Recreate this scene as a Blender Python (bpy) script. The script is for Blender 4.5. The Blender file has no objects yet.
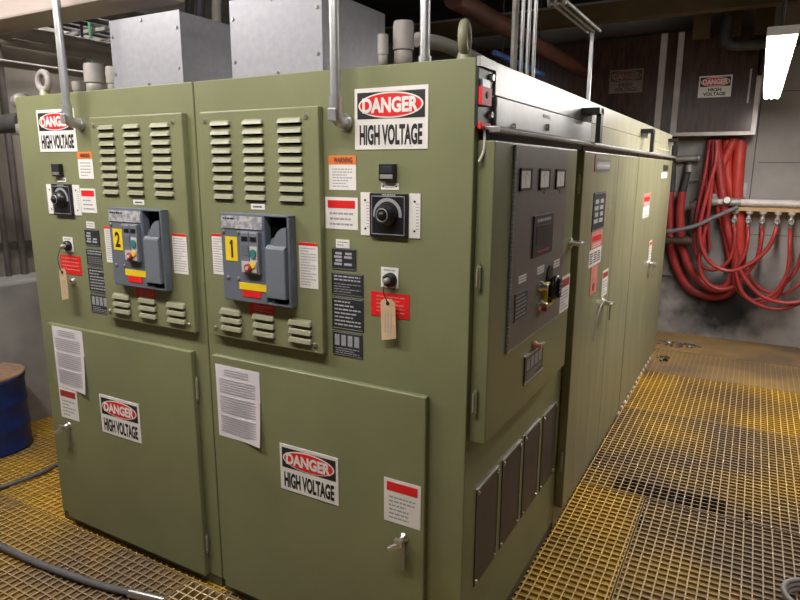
import bpy, math, random
from mathutils import Vector, Matrix
random.seed(7)
C = bpy.context.scene.collection
SC = bpy.context.scene

# ------------------------------------------------------------------ camera
CX, CY, CZ, YAW, PITCH, ROLL, FPX = 0.66287, -1.57859, 1.64668, -0.51097, 0.20735, 0.005, 623.87
_f = Vector((math.sin(YAW)*math.cos(PITCH), math.cos(YAW)*math.cos(PITCH), -math.sin(PITCH)))
_r0 = Vector((math.cos(YAW), -math.sin(YAW), 0)); _u0 = _r0.cross(_f)
_r = math.cos(ROLL)*_r0 + math.sin(ROLL)*_u0
_u = -math.sin(ROLL)*_r0 + math.cos(ROLL)*_u0
cam_d = bpy.data.cameras.new('camera'); cam = bpy.data.objects.new('camera', cam_d); C.objects.link(cam)
M3 = Matrix((_r, _u, -_f)).transposed()
cam.matrix_world = Matrix.Translation((CX, CY, CZ)) @ M3.to_4x4()
cam_d.sensor_width = 36; cam_d.lens = FPX/800*36; cam_d.clip_start = .02
SC.camera = cam
# measuring helpers: a pixel of the photograph read off on a real plane of the room
def _ray(x, y): return _r*(x-400)/FPX - _u*(y-300)/FPX + _f
def F(x, y, Y=0.0):
    d = _ray(x, y); t = (Y-CY)/d.y; return (CX+t*d.x, CZ+t*d.z)      # -> (x, z) on a plane facing the front
def S(x, y, X=0.0):
    d = _ray(x, y); t = (X-CX)/d.x; return (CY+t*d.y, CZ+t*d.z)      # -> (y, z) on a plane facing the aisle
def G(x, y, Z=0.0):
    d = _ray(x, y); t = (Z-CZ)/d.z; return (CX+t*d.x, CY+t*d.y)      # -> (x, y) on a level plane

# ------------------------------------------------------------------ world and lights
w = bpy.data.worlds.new('world'); SC.world = w; w.use_nodes = True
w.node_tree.nodes['Background'].inputs[0].default_value = (0.75, 0.85, 1.0, 1)
w.node_tree.nodes['Background'].inputs[1].default_value = 0.02
SC.view_settings.view_transform = 'Standard'; SC.view_settings.look = 'None'
SC.view_settings.gamma = 1; SC.view_settings.exposure = 0.06
FIX_FRONT = [(-2.0, -.80, 2.62, 30), (-.35, -.90, 2.62, 19)]    # fluorescent fixtures over the front aisle (x, y, z, W)
AISLE_W = 42
UNSEEN_AISLE_W = 15  # power of the unseen lamp that lights the cabinet sides

# ------------------------------------------------------------------ materials
def mat(name, col, rough=.5, metal=0., var=0., scale=6., col2=None, bump=0., bscale=80., stretch=(1,1,1), ramp=(.35,.65), emit=0, spec=None, detail=5):
    m = bpy.data.materials.new(name); m.use_nodes = True; nt = m.node_tree; b = nt.nodes['Principled BSDF']
    b.inputs['Roughness'].default_value = rough; b.inputs['Metallic'].default_value = metal
    b.inputs['Base Color'].default_value = (*col, 1)
    if spec is not None: b.inputs['Specular IOR Level'].default_value = spec
    if emit:
        b.inputs['Emission Color'].default_value = (*col, 1); b.inputs['Emission Strength'].default_value = emit
    if var or col2 or bump:
        g = nt.nodes.new('ShaderNodeNewGeometry'); mp = nt.nodes.new('ShaderNodeMapping')
        mp.inputs['Scale'].default_value = stretch; nt.links.new(g.outputs['Position'], mp.inputs['Vector'])
    if var or col2:
        n = nt.nodes.new('ShaderNodeTexNoise'); n.inputs['Scale'].default_value = scale; n.inputs['Detail'].default_value = detail
        nt.links.new(mp.outputs[0], n.inputs['Vector'])
        r = nt.nodes.new('ShaderNodeValToRGB'); r.color_ramp.elements[0].position = ramp[0]; r.color_ramp.elements[1].position = ramp[1]
        c2 = col2 or tuple(c*(1-var) for c in col)
        c1 = col if col2 else tuple(min(1, c*(1+var)) for c in col)
        r.color_ramp.elements[0].color = (*c2, 1); r.color_ramp.elements[1].color = (*c1, 1)
        nt.links.new(n.outputs['Fac'], r.inputs[0]); nt.links.new(r.outputs[0], b.inputs['Base Color'])
    if bump:
        n2 = nt.nodes.new('ShaderNodeTexNoise'); n2.inputs['Scale'].default_value = bscale; n2.inputs['Detail'].default_value = 4
        nt.links.new(mp.outputs[0], n2.inputs['Vector'])
        bp = nt.nodes.new('ShaderNodeBump'); bp.inputs['Strength'].default_value = bump; bp.inputs['Distance'].default_value = .002
        nt.links.new(n2.outputs['Fac'], bp.inputs['Height']); nt.links.new(bp.outputs[0], b.inputs['Normal'])
    return m
GREEN = mat('olive_paint', (.212,.222,.115), .40, var=.07, scale=3, bump=.06, bscale=300)
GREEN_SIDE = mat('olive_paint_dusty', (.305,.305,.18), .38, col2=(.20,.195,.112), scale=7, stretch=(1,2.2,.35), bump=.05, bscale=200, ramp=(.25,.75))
GREEN_DK = mat('olive_plinth', (.10,.10,.05), .6, var=.15, scale=8)
LOUV = mat('louver_paint', (.30,.295,.195), .38, var=.06)  # light caught on louvre tops put into the colour; also pale hinges
CREAM = mat('olive_duct_paint', (.46,.44,.31), .32, col2=(.39,.37,.26), scale=5, stretch=(1,2,1))
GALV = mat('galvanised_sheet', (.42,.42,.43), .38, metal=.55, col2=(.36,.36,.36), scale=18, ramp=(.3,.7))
BOXG = mat('grey_box_steel', (.37,.36,.40), .42, metal=.25, col2=(.315,.315,.35), scale=40, ramp=(.3,.7), bump=.08, bscale=250)
CHROME = mat('bright_steel', (.62,.61,.58), .28, metal=.9)
COND = mat('conduit_steel', (.55,.55,.56), .32, metal=.75, var=.08, scale=20)
DULL = mat('dull_cast_metal', (.32,.30,.28), .5, metal=.4, var=.15, scale=15)
FITT = mat('grey_pvc_fitting', (.33,.30,.28), .55, var=.1, scale=10)
BREAK = mat('breaker_grey', (.125,.145,.18), .5, var=.05)
BREAK2 = mat('breaker_grey_light', (.16,.18,.215), .45, var=.05)
IGREY = mat('instrument_panel_grey', (.17,.15,.14), .42, var=.10, scale=5)
BLACK = mat('black_plastic', (.012,.012,.014), .35)
BLACKM = mat('black_void', (.004,.004,.004), .9, spec=0)
PLATE = mat('black_nameplate', (.028,.030,.036), .4)
VENT = mat('dark_brown_plate', (.060,.048,.045), .42, var=.2, scale=7)
INK = mat('faded_ink', (.32,.32,.34), .7)
INKD = mat('dark_ink', (.015,.015,.017), .6)
ENGR = mat('engraved_white', (.42,.43,.46), .6)
WHITE = mat('white_vinyl', (.80,.77,.74), .5, var=.03)
INKL = mat('fine_print', (.50,.49,.54), .7)
PAPER = mat('paper', (.78,.74,.78), .7, var=.03)
SCUFF = mat('scuffed_silver_label', (.55,.53,.55), .4, col2=(.26,.27,.30), scale=60, ramp=(.42,.56))
RED = mat('red_vinyl', (.76,.016,.018), .45)
REDD = mat('dull_red_vinyl', (.36,.03,.03), .55)
ORANGE = mat('orange_vinyl', (.80,.20,.045), .5)
YEL = mat('yellow_vinyl', (.85,.60,.02), .45)
SALMON = mat('faded_red_label', (.66,.24,.20), .55, var=.1, scale=20)
PALE = mat('pale_label', (.55,.50,.50), .6)
TEAL = mat('teal_button', (.03,.20,.18), .5)
MANILA = mat('manila_card', (.62,.44,.27), .75, var=.07, scale=30)
CONC = mat('concrete', (.40,.375,.36), .85, col2=(.27,.25,.24), scale=2.2, bump=.3, bscale=25, ramp=(.3,.72), detail=8)
CONCF = mat('concrete_dark', (.42,.375,.33), .9, col2=(.25,.225,.20), scale=2.5, bump=.3, bscale=20, detail=8)
CURB = mat('concrete_curb', (.42,.41,.40), .8, col2=(.30,.29,.285), scale=3, bump=.2, bscale=20, detail=8)
BEAMC = mat('beam_concrete', (.50,.42,.38), .8, var=.08, scale=3)
CEIL = mat('ceiling_black', (.012,.012,.013), .9, var=.3)
GSETS = {}
for nm, top, tb, sd, sb, un, ub, rp in (('golden', (.68,.45,.13), (.42,.29,.15), (.52,.31,.03), (.24,.15,.06), (.46,.27,.02), (.20,.12,.045), (.38,.56)),
                                        ('brown', (.60,.41,.16), (.39,.28,.18), (.42,.26,.04), (.20,.135,.075), (.38,.22,.025), (.17,.11,.055), (.42,.60)),
                                        ('clean', (.80,.66,.45), (.62,.46,.25), (.50,.32,.06), (.3,.2,.08), (.20,.12,.03), (.10,.065,.03), (.4,.6)),
                                        ('silted', (.46,.32,.15), (.24,.16,.09), (.30,.19,.05), (.19,.13,.075), (.35,.21,.065), (.17,.115,.065), (.40,.60))):
    GSETS[nm] = (mat(nm+'_grating_top', top, .55, col2=tb, scale=1.1, ramp=rp, detail=8), mat(nm+'_grating_side', sd, .5, col2=sb, scale=1.1, ramp=rp, detail=8), mat(nm+'_grating_bed', un, .7, col2=ub, scale=1.1, ramp=rp, detail=8), mat(nm+'_grating_cross', tuple((a+b)/2 for a, b in zip(top, sd)), .55, col2=tuple((a+b)/2 for a, b in zip(tb, sb)), scale=1.1, ramp=rp, detail=8))
DIRT = mat('dirt_filled_grating', (.37,.225,.075), .8, col2=(.18,.12,.07), scale=1.4, ramp=(.38,.60), bump=.4, bscale=60, detail=8)
GREY_C = mat('grey_rubber', (.13,.125,.13), .6, var=.1, scale=20)
HOSE = mat('red_hose', (.36,.036,.036), .42, var=.12, scale=10)
HOSE2 = mat('bright_red_hose', (.50,.045,.033), .45, var=.1, scale=10)
RUSTY = mat('rusty_pipe', (.10,.055,.04), .7, col2=(.05,.035,.03), scale=12)
DPIPE = mat('dark_pipe', (.05,.048,.048), .6, var=.3, scale=12)
WPIPE = mat('white_pipe', (.60,.55,.52), .5, var=.1, scale=12)
WOOD = mat('wood_board', (.50,.33,.18), .7, var=.12, scale=20, stretch=(1,8,8))
LIDW = mat('drum_lid_wood', (.42,.27,.17), .7, col2=(.30,.18,.12), scale=14, stretch=(1,5,1))
BLUE = mat('blue_drum_paint', (.012,.030,.155), .38, var=.15, scale=8)
BLUEP = mat('blue_pipe_paint', (.05,.13,.42), .5)
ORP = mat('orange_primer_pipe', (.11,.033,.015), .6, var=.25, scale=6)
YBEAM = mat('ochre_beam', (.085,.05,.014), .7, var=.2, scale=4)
SMOKE = mat('smoked_brown_panel', (.075,.034,.024), .22, col2=(.035,.018,.014), scale=5, stretch=(6,1,1))
FRAME = mat('aluminium_frame', (.50,.45,.43), .45, metal=.3, var=.1, scale=12)
TUBE = mat('tube_glow', (1,.97,.93), .4, emit=16)
FOIL = mat('crumpled_foil', (.5,.48,.52), .35, metal=.6, col2=(.15,.14,.16), scale=30)
TRAY = mat('tray_steel', (.16,.14,.13), .5, metal=.3, var=.2, scale=10)
WIRE = mat('white_wire', (.6,.58,.5), .5)

# ------------------------------------------------------------------ mesh collector
FRONT = lambda y0: (Vector((0,y0,0)), Vector((1,0,0)), Vector((0,0,1)), Vector((0,-1,0)))
SIDE = lambda x0: (Vector((x0,0,0)), Vector((0,1,0)), Vector((0,0,1)), Vector((1,0,0)))
WORLD = (Vector((0,0,0)), Vector((1,0,0)), Vector((0,0,1)), Vector((0,-1,0)))
_org = {}
def ortho(d):
    a = Vector((0,0,1)) if abs(d.z) < .9 else Vector((1,0,0))
    u = d.cross(a).normalized(); return u, d.cross(u).normalized()
class MB:
    def __init__(s, frame=None): s.v = []; s.f = []; s.m = []; s.sm = []; s.mats = []; s.fr = frame
    def mi(s, m):
        if m not in s.mats: s.mats.append(m)
        return s.mats.index(m)
    def P(s, u, v, w):
        if s.fr is None: return Vector((u, v, w))
        o, a, b, c = s.fr; return o + a*u + b*v + c*w
    def add(s, vs, fs, m, smooth=False):
        k = len(s.v); i = s.mi(m); s.v += [Vector(q) for q in vs]
        for f in fs: s.f.append([k+j for j in f]); s.m.append(i); s.sm.append(smooth)
        return s
    def box(s, u0, u1, v0, v1, w0, w1, m):
        p = [s.P(u, v, w) for w in (w0, w1) for v in (v0, v1) for u in (u0, u1)]
        return s.add(p, [(0,2,3,1),(4,5,7,6),(0,1,5,4),(2,6,7,3),(0,4,6,2),(1,3,7,5)], m)
    def poly(s, pts, m): return s.add([s.P(*p) for p in pts], [tuple(range(len(pts)))], m)
    def prism(s, prof, u0, u1, m):              # profile of (v, w) run along u
        n = len(prof); p = [s.P(u, v, w) for u in (u0, u1) for v, w in prof]
        return s.add(p, [tuple(range(n)), tuple(reversed(range(n, 2*n)))] + [(i, n+i, n+(i+1)%n, (i+1)%n) for i in range(n)], m)
    def slab(s, pts, w0, w1, m):                # outline of (u, v) given a thickness along w
        n = len(pts); p = [s.P(u, v, w) for w in (w0, w1) for u, v in pts]
        return s.add(p, [tuple(reversed(range(n))), tuple(range(n, 2*n))] + [(i, (i+1)%n, n+(i+1)%n, n+i) for i in range(n)], m)
    def disc(s, cu, cv, ru, rv, w0, w1, m, n=28): return s.slab([(cu+ru*math.cos(2*math.pi*i/n), cv+rv*math.sin(2*math.pi*i/n)) for i in range(n)], w0, w1, m)
    def lathe(s, base, axis, prof, m, n=20):    # prof of (radius, height) around an axis, in world space
        d = Vector(axis).normalized(); a, b = ortho(d); base = Vector(base); vs = []; fs = []
        for r, h in prof:
            for i in range(n):
                t = 2*math.pi*i/n; vs.append(base + d*h + a*(r*math.cos(t)) + b*(r*math.sin(t)))
        L = len(prof)
        for j in range(L-1):
            for i in range(n): fs.append((j*n+i, j*n+(i+1)%n, (j+1)*n+(i+1)%n, (j+1)*n+i))
        s.add(vs, fs, m, True)
        s.add(vs[:n], [tuple(reversed(range(n)))], m); s.add(vs[-n:], [tuple(range(n))], m)
        return s
    def cyl(s, p0, p1, r, m, n=14, r1=None):
        p0 = Vector(p0); p1 = Vector(p1); return s.lathe(p0, p1-p0, [(r, 0), (r if r1 is None else r1, (p1-p0).length)], m, n)
    def ball(s, c, r, m, n=12, sc=(1,1,1)):
        vs = []; fs = []; k = n//2
        for j in range(k+1):
            t = math.pi*j/k
            for i in range(n):
                a = 2*math.pi*i/n; vs.append(Vector(c)+Vector((r*sc[0]*math.sin(t)*math.cos(a), r*sc[1]*math.sin(t)*math.sin(a), r*sc[2]*math.cos(t))))
        for j in range(k):
            for i in range(n): fs.append((j*n+i, (j+1)*n+i, (j+1)*n+(i+1)%n, j*n+(i+1)%n))
        return s.add(vs, fs, m, True)
    def torus(s, c, axis, R, r, m, n=28, k=12):
        d = Vector(axis).normalized(); a, b = ortho(d); c = Vector(c); vs = []; fs = []
        for i in range(n):
            t = 2*math.pi*i/n; o = a*math.cos(t)+b*math.sin(t)
            for j in range(k):
                q = 2*math.pi*j/k; vs.append(c + o*(R + r*math.cos(q)) + d*(r*math.sin(q)))
        for i in range(n):
            for j in range(k): fs.append((i*k+j, ((i+1)%n)*k+j, ((i+1)%n)*k+(j+1)%k, i*k+(j+1)%k))
        return s.add(vs, fs, m, True)
    def tube(s, pts, r, m, n=10, sub=5):        # smooth round tube through world points
        P = [Vector(p) for p in pts]; path = []
        if len(P) == 2: path = P
        else:
            Q = [P[0]*2-P[1]] + P + [P[-1]*2-P[-2]]
            for i in range(1, len(Q)-2):
                for j in range(sub):
                    t = j/sub; a, b, c, d = Q[i-1], Q[i], Q[i+1], Q[i+2]
                    path.append(.5*((2*b)+(c-a)*t+(2*a-5*b+4*c-d)*t*t+(3*b-a-3*c+d)*t**3))
            path.append(P[-1])
        u = None; vs = []; fs = []
        for i, p in enumerate(path):
            d = (path[min(i+1, len(path)-1)] - path[max(i-1, 0)]).normalized()
            if u is None: u = ortho(d)[0]
            u = (u - d*u.dot(d)).normalized(); b = d.cross(u)
            for j in range(n):
                t = 2*math.pi*j/n; vs.append(p + u*(r*math.cos(t)) + b*(r*math.sin(t)))
        for i in range(len(path)-1):
            for j in range(n): fs.append((i*n+j, i*n+(j+1)%n, (i+1)*n+(j+1)%n, (i+1)*n+j))
        s.add(vs, fs, m, True); L = len(vs)
        s.add(vs[:n], [tuple(reversed(range(n)))], m); s.add(vs[L-n:], [tuple(range(n))], m)
        return s
    def text(s, body, u0, u1, v0, v1, w, m, bold=.0):
        cu = bpy.data.curves.new('t', 'FONT'); cu.body = body; cu.size = 1; cu.offset = bold; cu.resolution_u = 3
        o = bpy.data.objects.new('t', cu); C.objects.link(o); bpy.context.view_layer.update()
        me = bpy.data.meshes.new_from_object(o.evaluated_get(bpy.context.evaluated_depsgraph_get()))
        xs = [q.co.x for q in me.vertices]; ys = [q.co.y for q in me.vertices]
        x0, x1, y0, y1 = min(xs), max(xs), min(ys), max(ys)
        vs = [s.P(u0+(q.co.x-x0)/(x1-x0)*(u1-u0), v0+(q.co.y-y0)/(y1-y0)*(v1-v0), w) for q in me.vertices]
        s.add(vs, [tuple(p.vertices) for p in me.polygons], m)
        bpy.data.objects.remove(o); bpy.data.curves.remove(cu); bpy.data.meshes.remove(me); return s
    def rows(s, u0, u1, v0, v1, w, n, m, fill=.45, gaps=()):   # lines of small print
        h = (v1-v0)/n
        for i in range(n):
            if i in gaps: continue
            vt = v1 - i*h - h*.25; x = u0; e = u1 if random.random() > .25 else u0+(u1-u0)*random.uniform(.5, .9)
            while x < e-.001:
                x2 = min(e, x+random.uniform(.08, .22)*(u1-u0)); s.poly([(x, vt-h*fill, w), (x2, vt-h*fill, w), (x2, vt, w), (x, vt, w)], m); x = x2+(u1-u0)*.03
        return s
    def build(s, name, parent=None, bevel=0, seg=2, label=None):
        lo = Vector([min(q[i] for q in s.v) for i in range(3)]); hi = Vector([max(q[i] for q in s.v) for i in range(3)])
        org = (lo+hi)/2; org.z = lo.z
        me = bpy.data.meshes.new(name); me.from_pydata([tuple(q-org) for q in s.v], [], s.f)
        for mt in s.mats: me.materials.append(mt)
        for p, i, sm in zip(me.polygons, s.m, s.sm): p.material_index = i; p.use_smooth = sm
        me.update(); o = bpy.data.objects.new(name, me); C.objects.link(o)
        _org[o.name] = org
        if parent: o.parent = parent; o.location = org - _org[parent.name]
        else: o.location = org
        if bevel:
            b = o.modifiers.new('bevel', 'BEVEL'); b.width = bevel; b.segments = seg; b.limit_method = 'ANGLE'; b.angle_limit = math.radians(40)
        if label: o['label'] = label
        return o
def tag(o, label, cat, group=None, kind=None):
    o['label'] = label; o['category'] = cat
    if group: o['group'] = group
    if kind: o['kind'] = kind
    return o
def root(name, loc, label, cat, group=None):
    o = bpy.data.objects.new(name, None); C.objects.link(o); o.location = loc; o.empty_display_size = .05; _org[o.name] = Vector(loc)
    return tag(o, label, cat, group)
def struct(mb, name, bevel=0): o = mb.build(name, None, bevel); o['kind'] = 'structure'; return o
def dup(o, delta, parent=None):
    c = o.copy(); C.objects.link(c); _org[c.name] = _org[o.name]+Vector(delta)
    if parent: c.parent = parent
    else: c.location = o.location + Vector(delta)
    for ch in list(o.children): dup(ch, delta, c)
    return c

# ------------------------------------------------------------------ the room
WX, WY = -3.62, 5.26       # left wall, back wall
def stain(m, c, r_, sx, dark, soft=.5):        # a wet, sooty patch with a ragged outline on a wall
    nt = m.node_tree; b = nt.nodes['Principled BSDF']; src = b.inputs['Base Color'].links[0].from_socket
    g = nt.nodes.new('ShaderNodeNewGeometry'); mp = nt.nodes.new('ShaderNodeMapping'); mp.vector_type = 'POINT'
    mp.inputs['Location'].default_value = (-c[0]*sx, 0, -c[1]); mp.inputs['Scale'].default_value = (sx, 0, 1); nt.links.new(g.outputs['Position'], mp.inputs['Vector'])
    ln = nt.nodes.new('ShaderNodeVectorMath'); ln.operation = 'LENGTH'; nt.links.new(mp.outputs[0], ln.inputs[0])
    n = nt.nodes.new('ShaderNodeTexNoise'); n.inputs['Scale'].default_value = 5; n.inputs['Detail'].default_value = 6; nt.links.new(g.outputs['Position'], n.inputs['Vector'])
    ad = nt.nodes.new('ShaderNodeMath'); ad.operation = 'MULTIPLY_ADD'; nt.links.new(n.outputs['Fac'], ad.inputs[0]); ad.inputs[1].default_value = r_*1.1; nt.links.new(ln.outputs['Value'], ad.inputs[2])
    mr = nt.nodes.new('ShaderNodeMapRange'); nt.links.new(ad.outputs[0], mr.inputs['Value']); mr.inputs['From Min'].default_value = r_*(1.5-soft); mr.inputs['From Max'].default_value = r_*1.5; mr.inputs['To Min'].default_value = 1; mr.inputs['To Max'].default_value = 0
    mx = nt.nodes.new('ShaderNodeMix'); mx.data_type = 'RGBA'; nt.links.new(mr.outputs[0], mx.inputs[0]); nt.links.new(src, mx.inputs[6]); mx.inputs[7].default_value = (*dark, 1); nt.links.new(mx.outputs[2], b.inputs['Base Color'])
stain(CONC, (.12, .95), .85, 1.35, (.13,.12,.115), .9); stain(CONC, (.50, .34), .48, .72, (.022,.021,.024), .6)
struct(MB().box(-5, 5, WY, WY+.2, -.3, 3.3, CONC), 'wall_back')
struct(MB().box(WX-.2, WX, -4, WY, -.3, 3.3, CONCF), 'wall_left')
struct(MB().box(4.8, 5.0, -4, WY, -.3, 3.3, CONCF), 'wall_right')
struct(MB().box(-5, 5, -4.2, -4, -.3, 3.3, CONCF), 'wall_front')
struct(MB().box(-5, 5, -4.2, WY+.2, 3.3, 3.4, CEIL), 'ceiling')
struct(MB().box(WX, -3.33, -4, WY, -.05, .94, CURB), 'trim_1', .02)     # concrete ledge along the left wall
struct(MB().box(WX, -1.25, .02, .20, F(25,15,.02)[1], 3.3, BEAMC), 'trim_2', .01)    # concrete ceiling beam
for i, x_ in enumerate((.62, 1.25)): struct(MB().box(x_-.004, x_+.004, WY-.002, WY, 1.0, 3.2, DPIPE), 'trim_%d' % (3+i))
for i, z_ in enumerate((1.05, 1.72, 2.35)): struct(MB().box(.66, 2.6, WY-.0015, WY, z_-.003, z_+.003, DPIPE), 'trim_%d' % (5+i))
# floor: fibreglass grating panels clogged with dirt, a few cells open to the dark below, solid dirt at the far end
YF = 4.55
holes = [(.150, .700, 1.610, 1.775), (.325, .362, 1.30, 1.42), (.775, .80, 1.60, 1.72)]
def floor_panel(x0, x1, y0, y1, kind, first=False):
    top, side, bed, cross = GSETS[kind]; g = MB(); sp = .0385; bw = .0028; x0 += .003; x1 -= .003; y0 += .003; y1 -= .003; dp = {'clean': .024, 'silted': .0012}.get(kind, .0095)
    x = x0+sp/2
    while x < x1: g.box(x-bw, x+bw, y0, y1, -dp, 0, side); g.poly([(x-bw, y0, .0004), (x+bw, y0, .0004), (x+bw, y1, .0004), (x-bw, y1, .0004)], top); x += sp
    y = y0+sp/2
    while y < y1: g.box(x0, x1, y-bw, y+bw, -dp, -.0008, side) if dp > .002 else None; g.poly([(x0, y-bw, -.0002), (x1, y-bw, -.0002), (x1, y+bw, -.0002), (x0, y+bw, -.0002)], cross if kind != 'clean' else top); y += sp
    for a in ((x0, x1, y0, y0+.003), (x0, x1, y1-.003, y1), (x0, x0+.003, y0, y1), (x1-.003, x1, y0, y1)): g.box(a[0], a[1], a[2], a[3], -dp, .0006, cross)
    hs_ = [h for h in holes if h[0] < x1 and h[1] > x0 and h[2] < y1 and h[3] > y0]
    HX = sorted({x0, x1} | {min(max(v, x0), x1) for h in hs_ for v in h[:2]}); HY = sorted({y0, y1} | {min(max(v, y0), y1) for h in hs_ for v in h[2:]})
    for i in range(len(HX)-1):
        for j in range(len(HY)-1):
            cx, cy = (HX[i]+HX[i+1])/2, (HY[j]+HY[j+1])/2
            if any(h[0] < cx < h[1] and h[2] < cy < h[3] for h in hs_): continue
            g.box(HX[i], HX[i+1], HY[j], HY[j+1], -dp-.008, -dp-.0003, bed)
    struct(g, 'floor')
for a in ((-3.33,-2.40,-.02,1.59,'golden'), (-2.40,-1.0,-.02,1.59,'golden'), (-3.33,-2.40,-2.2,-.02,'brown'), (-2.40,-1.185,-2.2,-.02,'brown'), (-1.185,-.36,-2.2,-.02,'clean'), (-1.0,-.36,-.02,1.59,'brown'),
          (-.36,.335,-2.2,1.59,'golden'), (.335,1.55,-2.2,1.59,'brown'), (1.55,2.8,-.86,1.59,'brown'), (-.36,2.8,1.59,2.86,'brown'), (-.36,2.8,2.86,3.80,'golden'), (-.36,2.8,3.80,YF,'silted'), (-3.33,-2.1,1.59,YF,'brown'), (-3.33,2.8,-4,-2.2,'brown')):
    floor_panel(*a)
struct(MB().box(-5, 5, -4, WY, -.32, -.30, BLACKM), 'floor')
struct(MB().box(-3.33, 4.8, YF, WY, -.04, .002, DIRT), 'floor')
struct(MB().box(2.8, 4.8, -4, YF, -.04, 0, DIRT), 'floor')

# ------------------------------------------------------------------ sign and label builders (frame: u right, v up, w out)
T = .0008
def danger(fr, u0, u1, v0, v1, name='danger_sign', parent=None, lines=('HIGH VOLTAGE',), white=WHITE, red=RED, ink=INKD, label='red, black and white danger sign'):
    s = MB(fr); W = u1-u0; H = v1-v0
    s.box(u0, u1, v0, v1, 0, .0025, white); w = .0025
    mu = .04*W; vt = v1-.07*H; vb = v0+.50*H
    s.box(u0+mu, u1-mu, vb, vt, w, w+T, ink)
    cu = (u0+u1)/2; cv = (vb+vt)/2
    s.disc(cu, cv, (W/2-mu)*.96, (vt-vb)/2*.97, w+T, w+2*T, white, 36)
    s.disc(cu, cv, (W/2-mu)*.91, (vt-vb)/2*.86, w+2*T, w+3*T, red, 36)
    s.text('DANGER', u0+.12*W, u1-.12*W, cv-.125*H, cv+.125*H, w+4*T, white, .045)
    n = len(lines); lh = .40*H/n
    for i, t in enumerate(lines):
        e = .07 if n == 1 else (.30 if len(t) < 5 else .16)
        s.text(t, u0+e*W, u1-e*W, v0+.07*H+(n-1-i)*lh, v0+.07*H+(n-1-i)*lh+lh*.84, w+T, ink, .04)
    return s.build(name, parent, label=label if parent else None)
def notice(fr, u0, u1, v0, v1, name, parent, top=RED, label=None, th=.22, rows=6, body=WHITE, word=None, edge=.08, ink=INK):
    s = MB(fr); W = u1-u0; H = v1-v0; s.box(u0, u1, v0, v1, 0, .0015, body); w = .0015
    if top: s.box(u0+edge*W, u1-edge*W, v1-th*H-edge*W, v1-edge*W, w, w+T, top)
    if word: s.text(word, u0+.2*W, u1-.12*W, v1-th*H-edge*W+.05*H, v1-edge*W-.05*H, w+2*T, INKD, .02)
    s.rows(u0+.14*W, u1-.14*W, v0+.06*H, v1-(th+.10 if top else .06)*H-edge*W, w+T*.5, rows, ink, .35)
    return s.build(name, parent, label=label)
def sheet(fr, c, parent, label):        # a paper sheet, its bottom corner curling off the door
    s = MB(fr); (u0, v0, u1, v1) = c; n = 6; W = u1-u0; H = v1-v0
    P = lambda i, j: (u0+W*i/n, v0+H*j/n, .0015+.012*max(0, (i/n-.4))**2*max(0, 1-j/n)**2*3)
    for i in range(n):
        for j in range(n): s.poly([P(i, j), P(i+1, j), P(i+1, j+1), P(i, j+1)], PAPER)
    s.box(u0, u1, v0+.6*H, v1, 0, .0012, PAPER)
    for j in range(26):
        if j in (3, 10, 18): continue
        v = v1 - .05*H - j*.034*H; e = .08*W if j > 2 else .2*W; t = max(0, 1-(v-v0)/H)**2*.012*3*.2
        s.poly([(u0+e, v-.010*H, .003), (u1-e*1.2, v-.010*H, .0032+t), (u1-e*1.2, v+.004*H, .0032+t), (u0+e, v+.004*H, .003)], INKL)
    return s.build('paper_notice', parent, label=label)
def plate(fr, u0, u1, v0, v1, parent, rows=5, big=None, mat_=PLATE, ink=ENGR, name='nameplate', label=None, t=.003):
    s = MB(fr); W = u1-u0; H = v1-v0; s.box(u0, u1, v0, v1, 0, t, mat_); w = t+.0004
    for a in ((u0+.02*W, u1-.02*W, v1-.035*H, v1-.02*H), (u0+.02*W, u1-.02*W, v0+.02*H, v0+.035*H)):
        s.poly([(a[0], a[2], w), (a[1], a[2], w), (a[1], a[3], w), (a[0], a[3], w)], ink)
    if big == 'boxes':
        for i in range(4): s.poly([(u0+W*(.08+.22*i), v0+.42*H, w), (u0+W*(.24+.22*i), v0+.42*H, w), (u0+W*(.24+.22*i), v0+.88*H, w), (u0+W*(.08+.22*i), v0+.88*H, w)], INK if mat_ is PLATE else ink)
        s.rows(u0+.1*W, u1-.1*W, v0+.06*H, v0+.34*H, w, 3, ink, .3)
    elif big == 'top':
        s.rows(u0+.08*W, u1-.08*W, v0+.62*H, v0+.92*H, w, 2, ink, .45); s.rows(u0+.08*W, u1-.08*W, v0+.08*H, v0+.55*H, w, 4, INK, .3)
    elif big == 'values':
        for i in range(4):
            for j in range(2):
                if random.random() < .85: s.poly([(u0+W*(.1+.42*j+.05*(i%2)), v0+H*(.2+.17*i), w), (u0+W*(.42+.42*j), v0+H*(.2+.17*i), w), (u0+W*(.42+.42*j), v0+H*(.31+.17*i), w), (u0+W*(.1+.42*j+.05*(i%2)), v0+H*(.31+.17*i), w)], ENGR)
    else: s.rows(u0+.08*W, u1-.08*W, v0+.08*H, v0+.92*H, w, rows, ink, .38)
    return s.build(name, parent, label=label)
def px(tl, br, pl):                     # two photograph corners -> rectangle on a plane
    a = pl(*tl); c = pl(*br); return (min(a[0], c[0]), max(a[0], c[0]), min(a[1], c[1]), max(a[1], c[1]))
def quad(tl, tr, br, bl, pl):
    q = [pl(*p) for p in (tl, tr, br, bl)]
    return ((q[0][0]+q[3][0])/2, (q[1][0]+q[2][0])/2, (q[2][1]+q[3][1])/2, (q[0][1]+q[1][1])/2)
F0 = lambda x, y: F(x, y, 0.)
FP = lambda x, y: F(x, y, -.025)
FD = lambda x, y: F(x, y, -.02)

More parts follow.
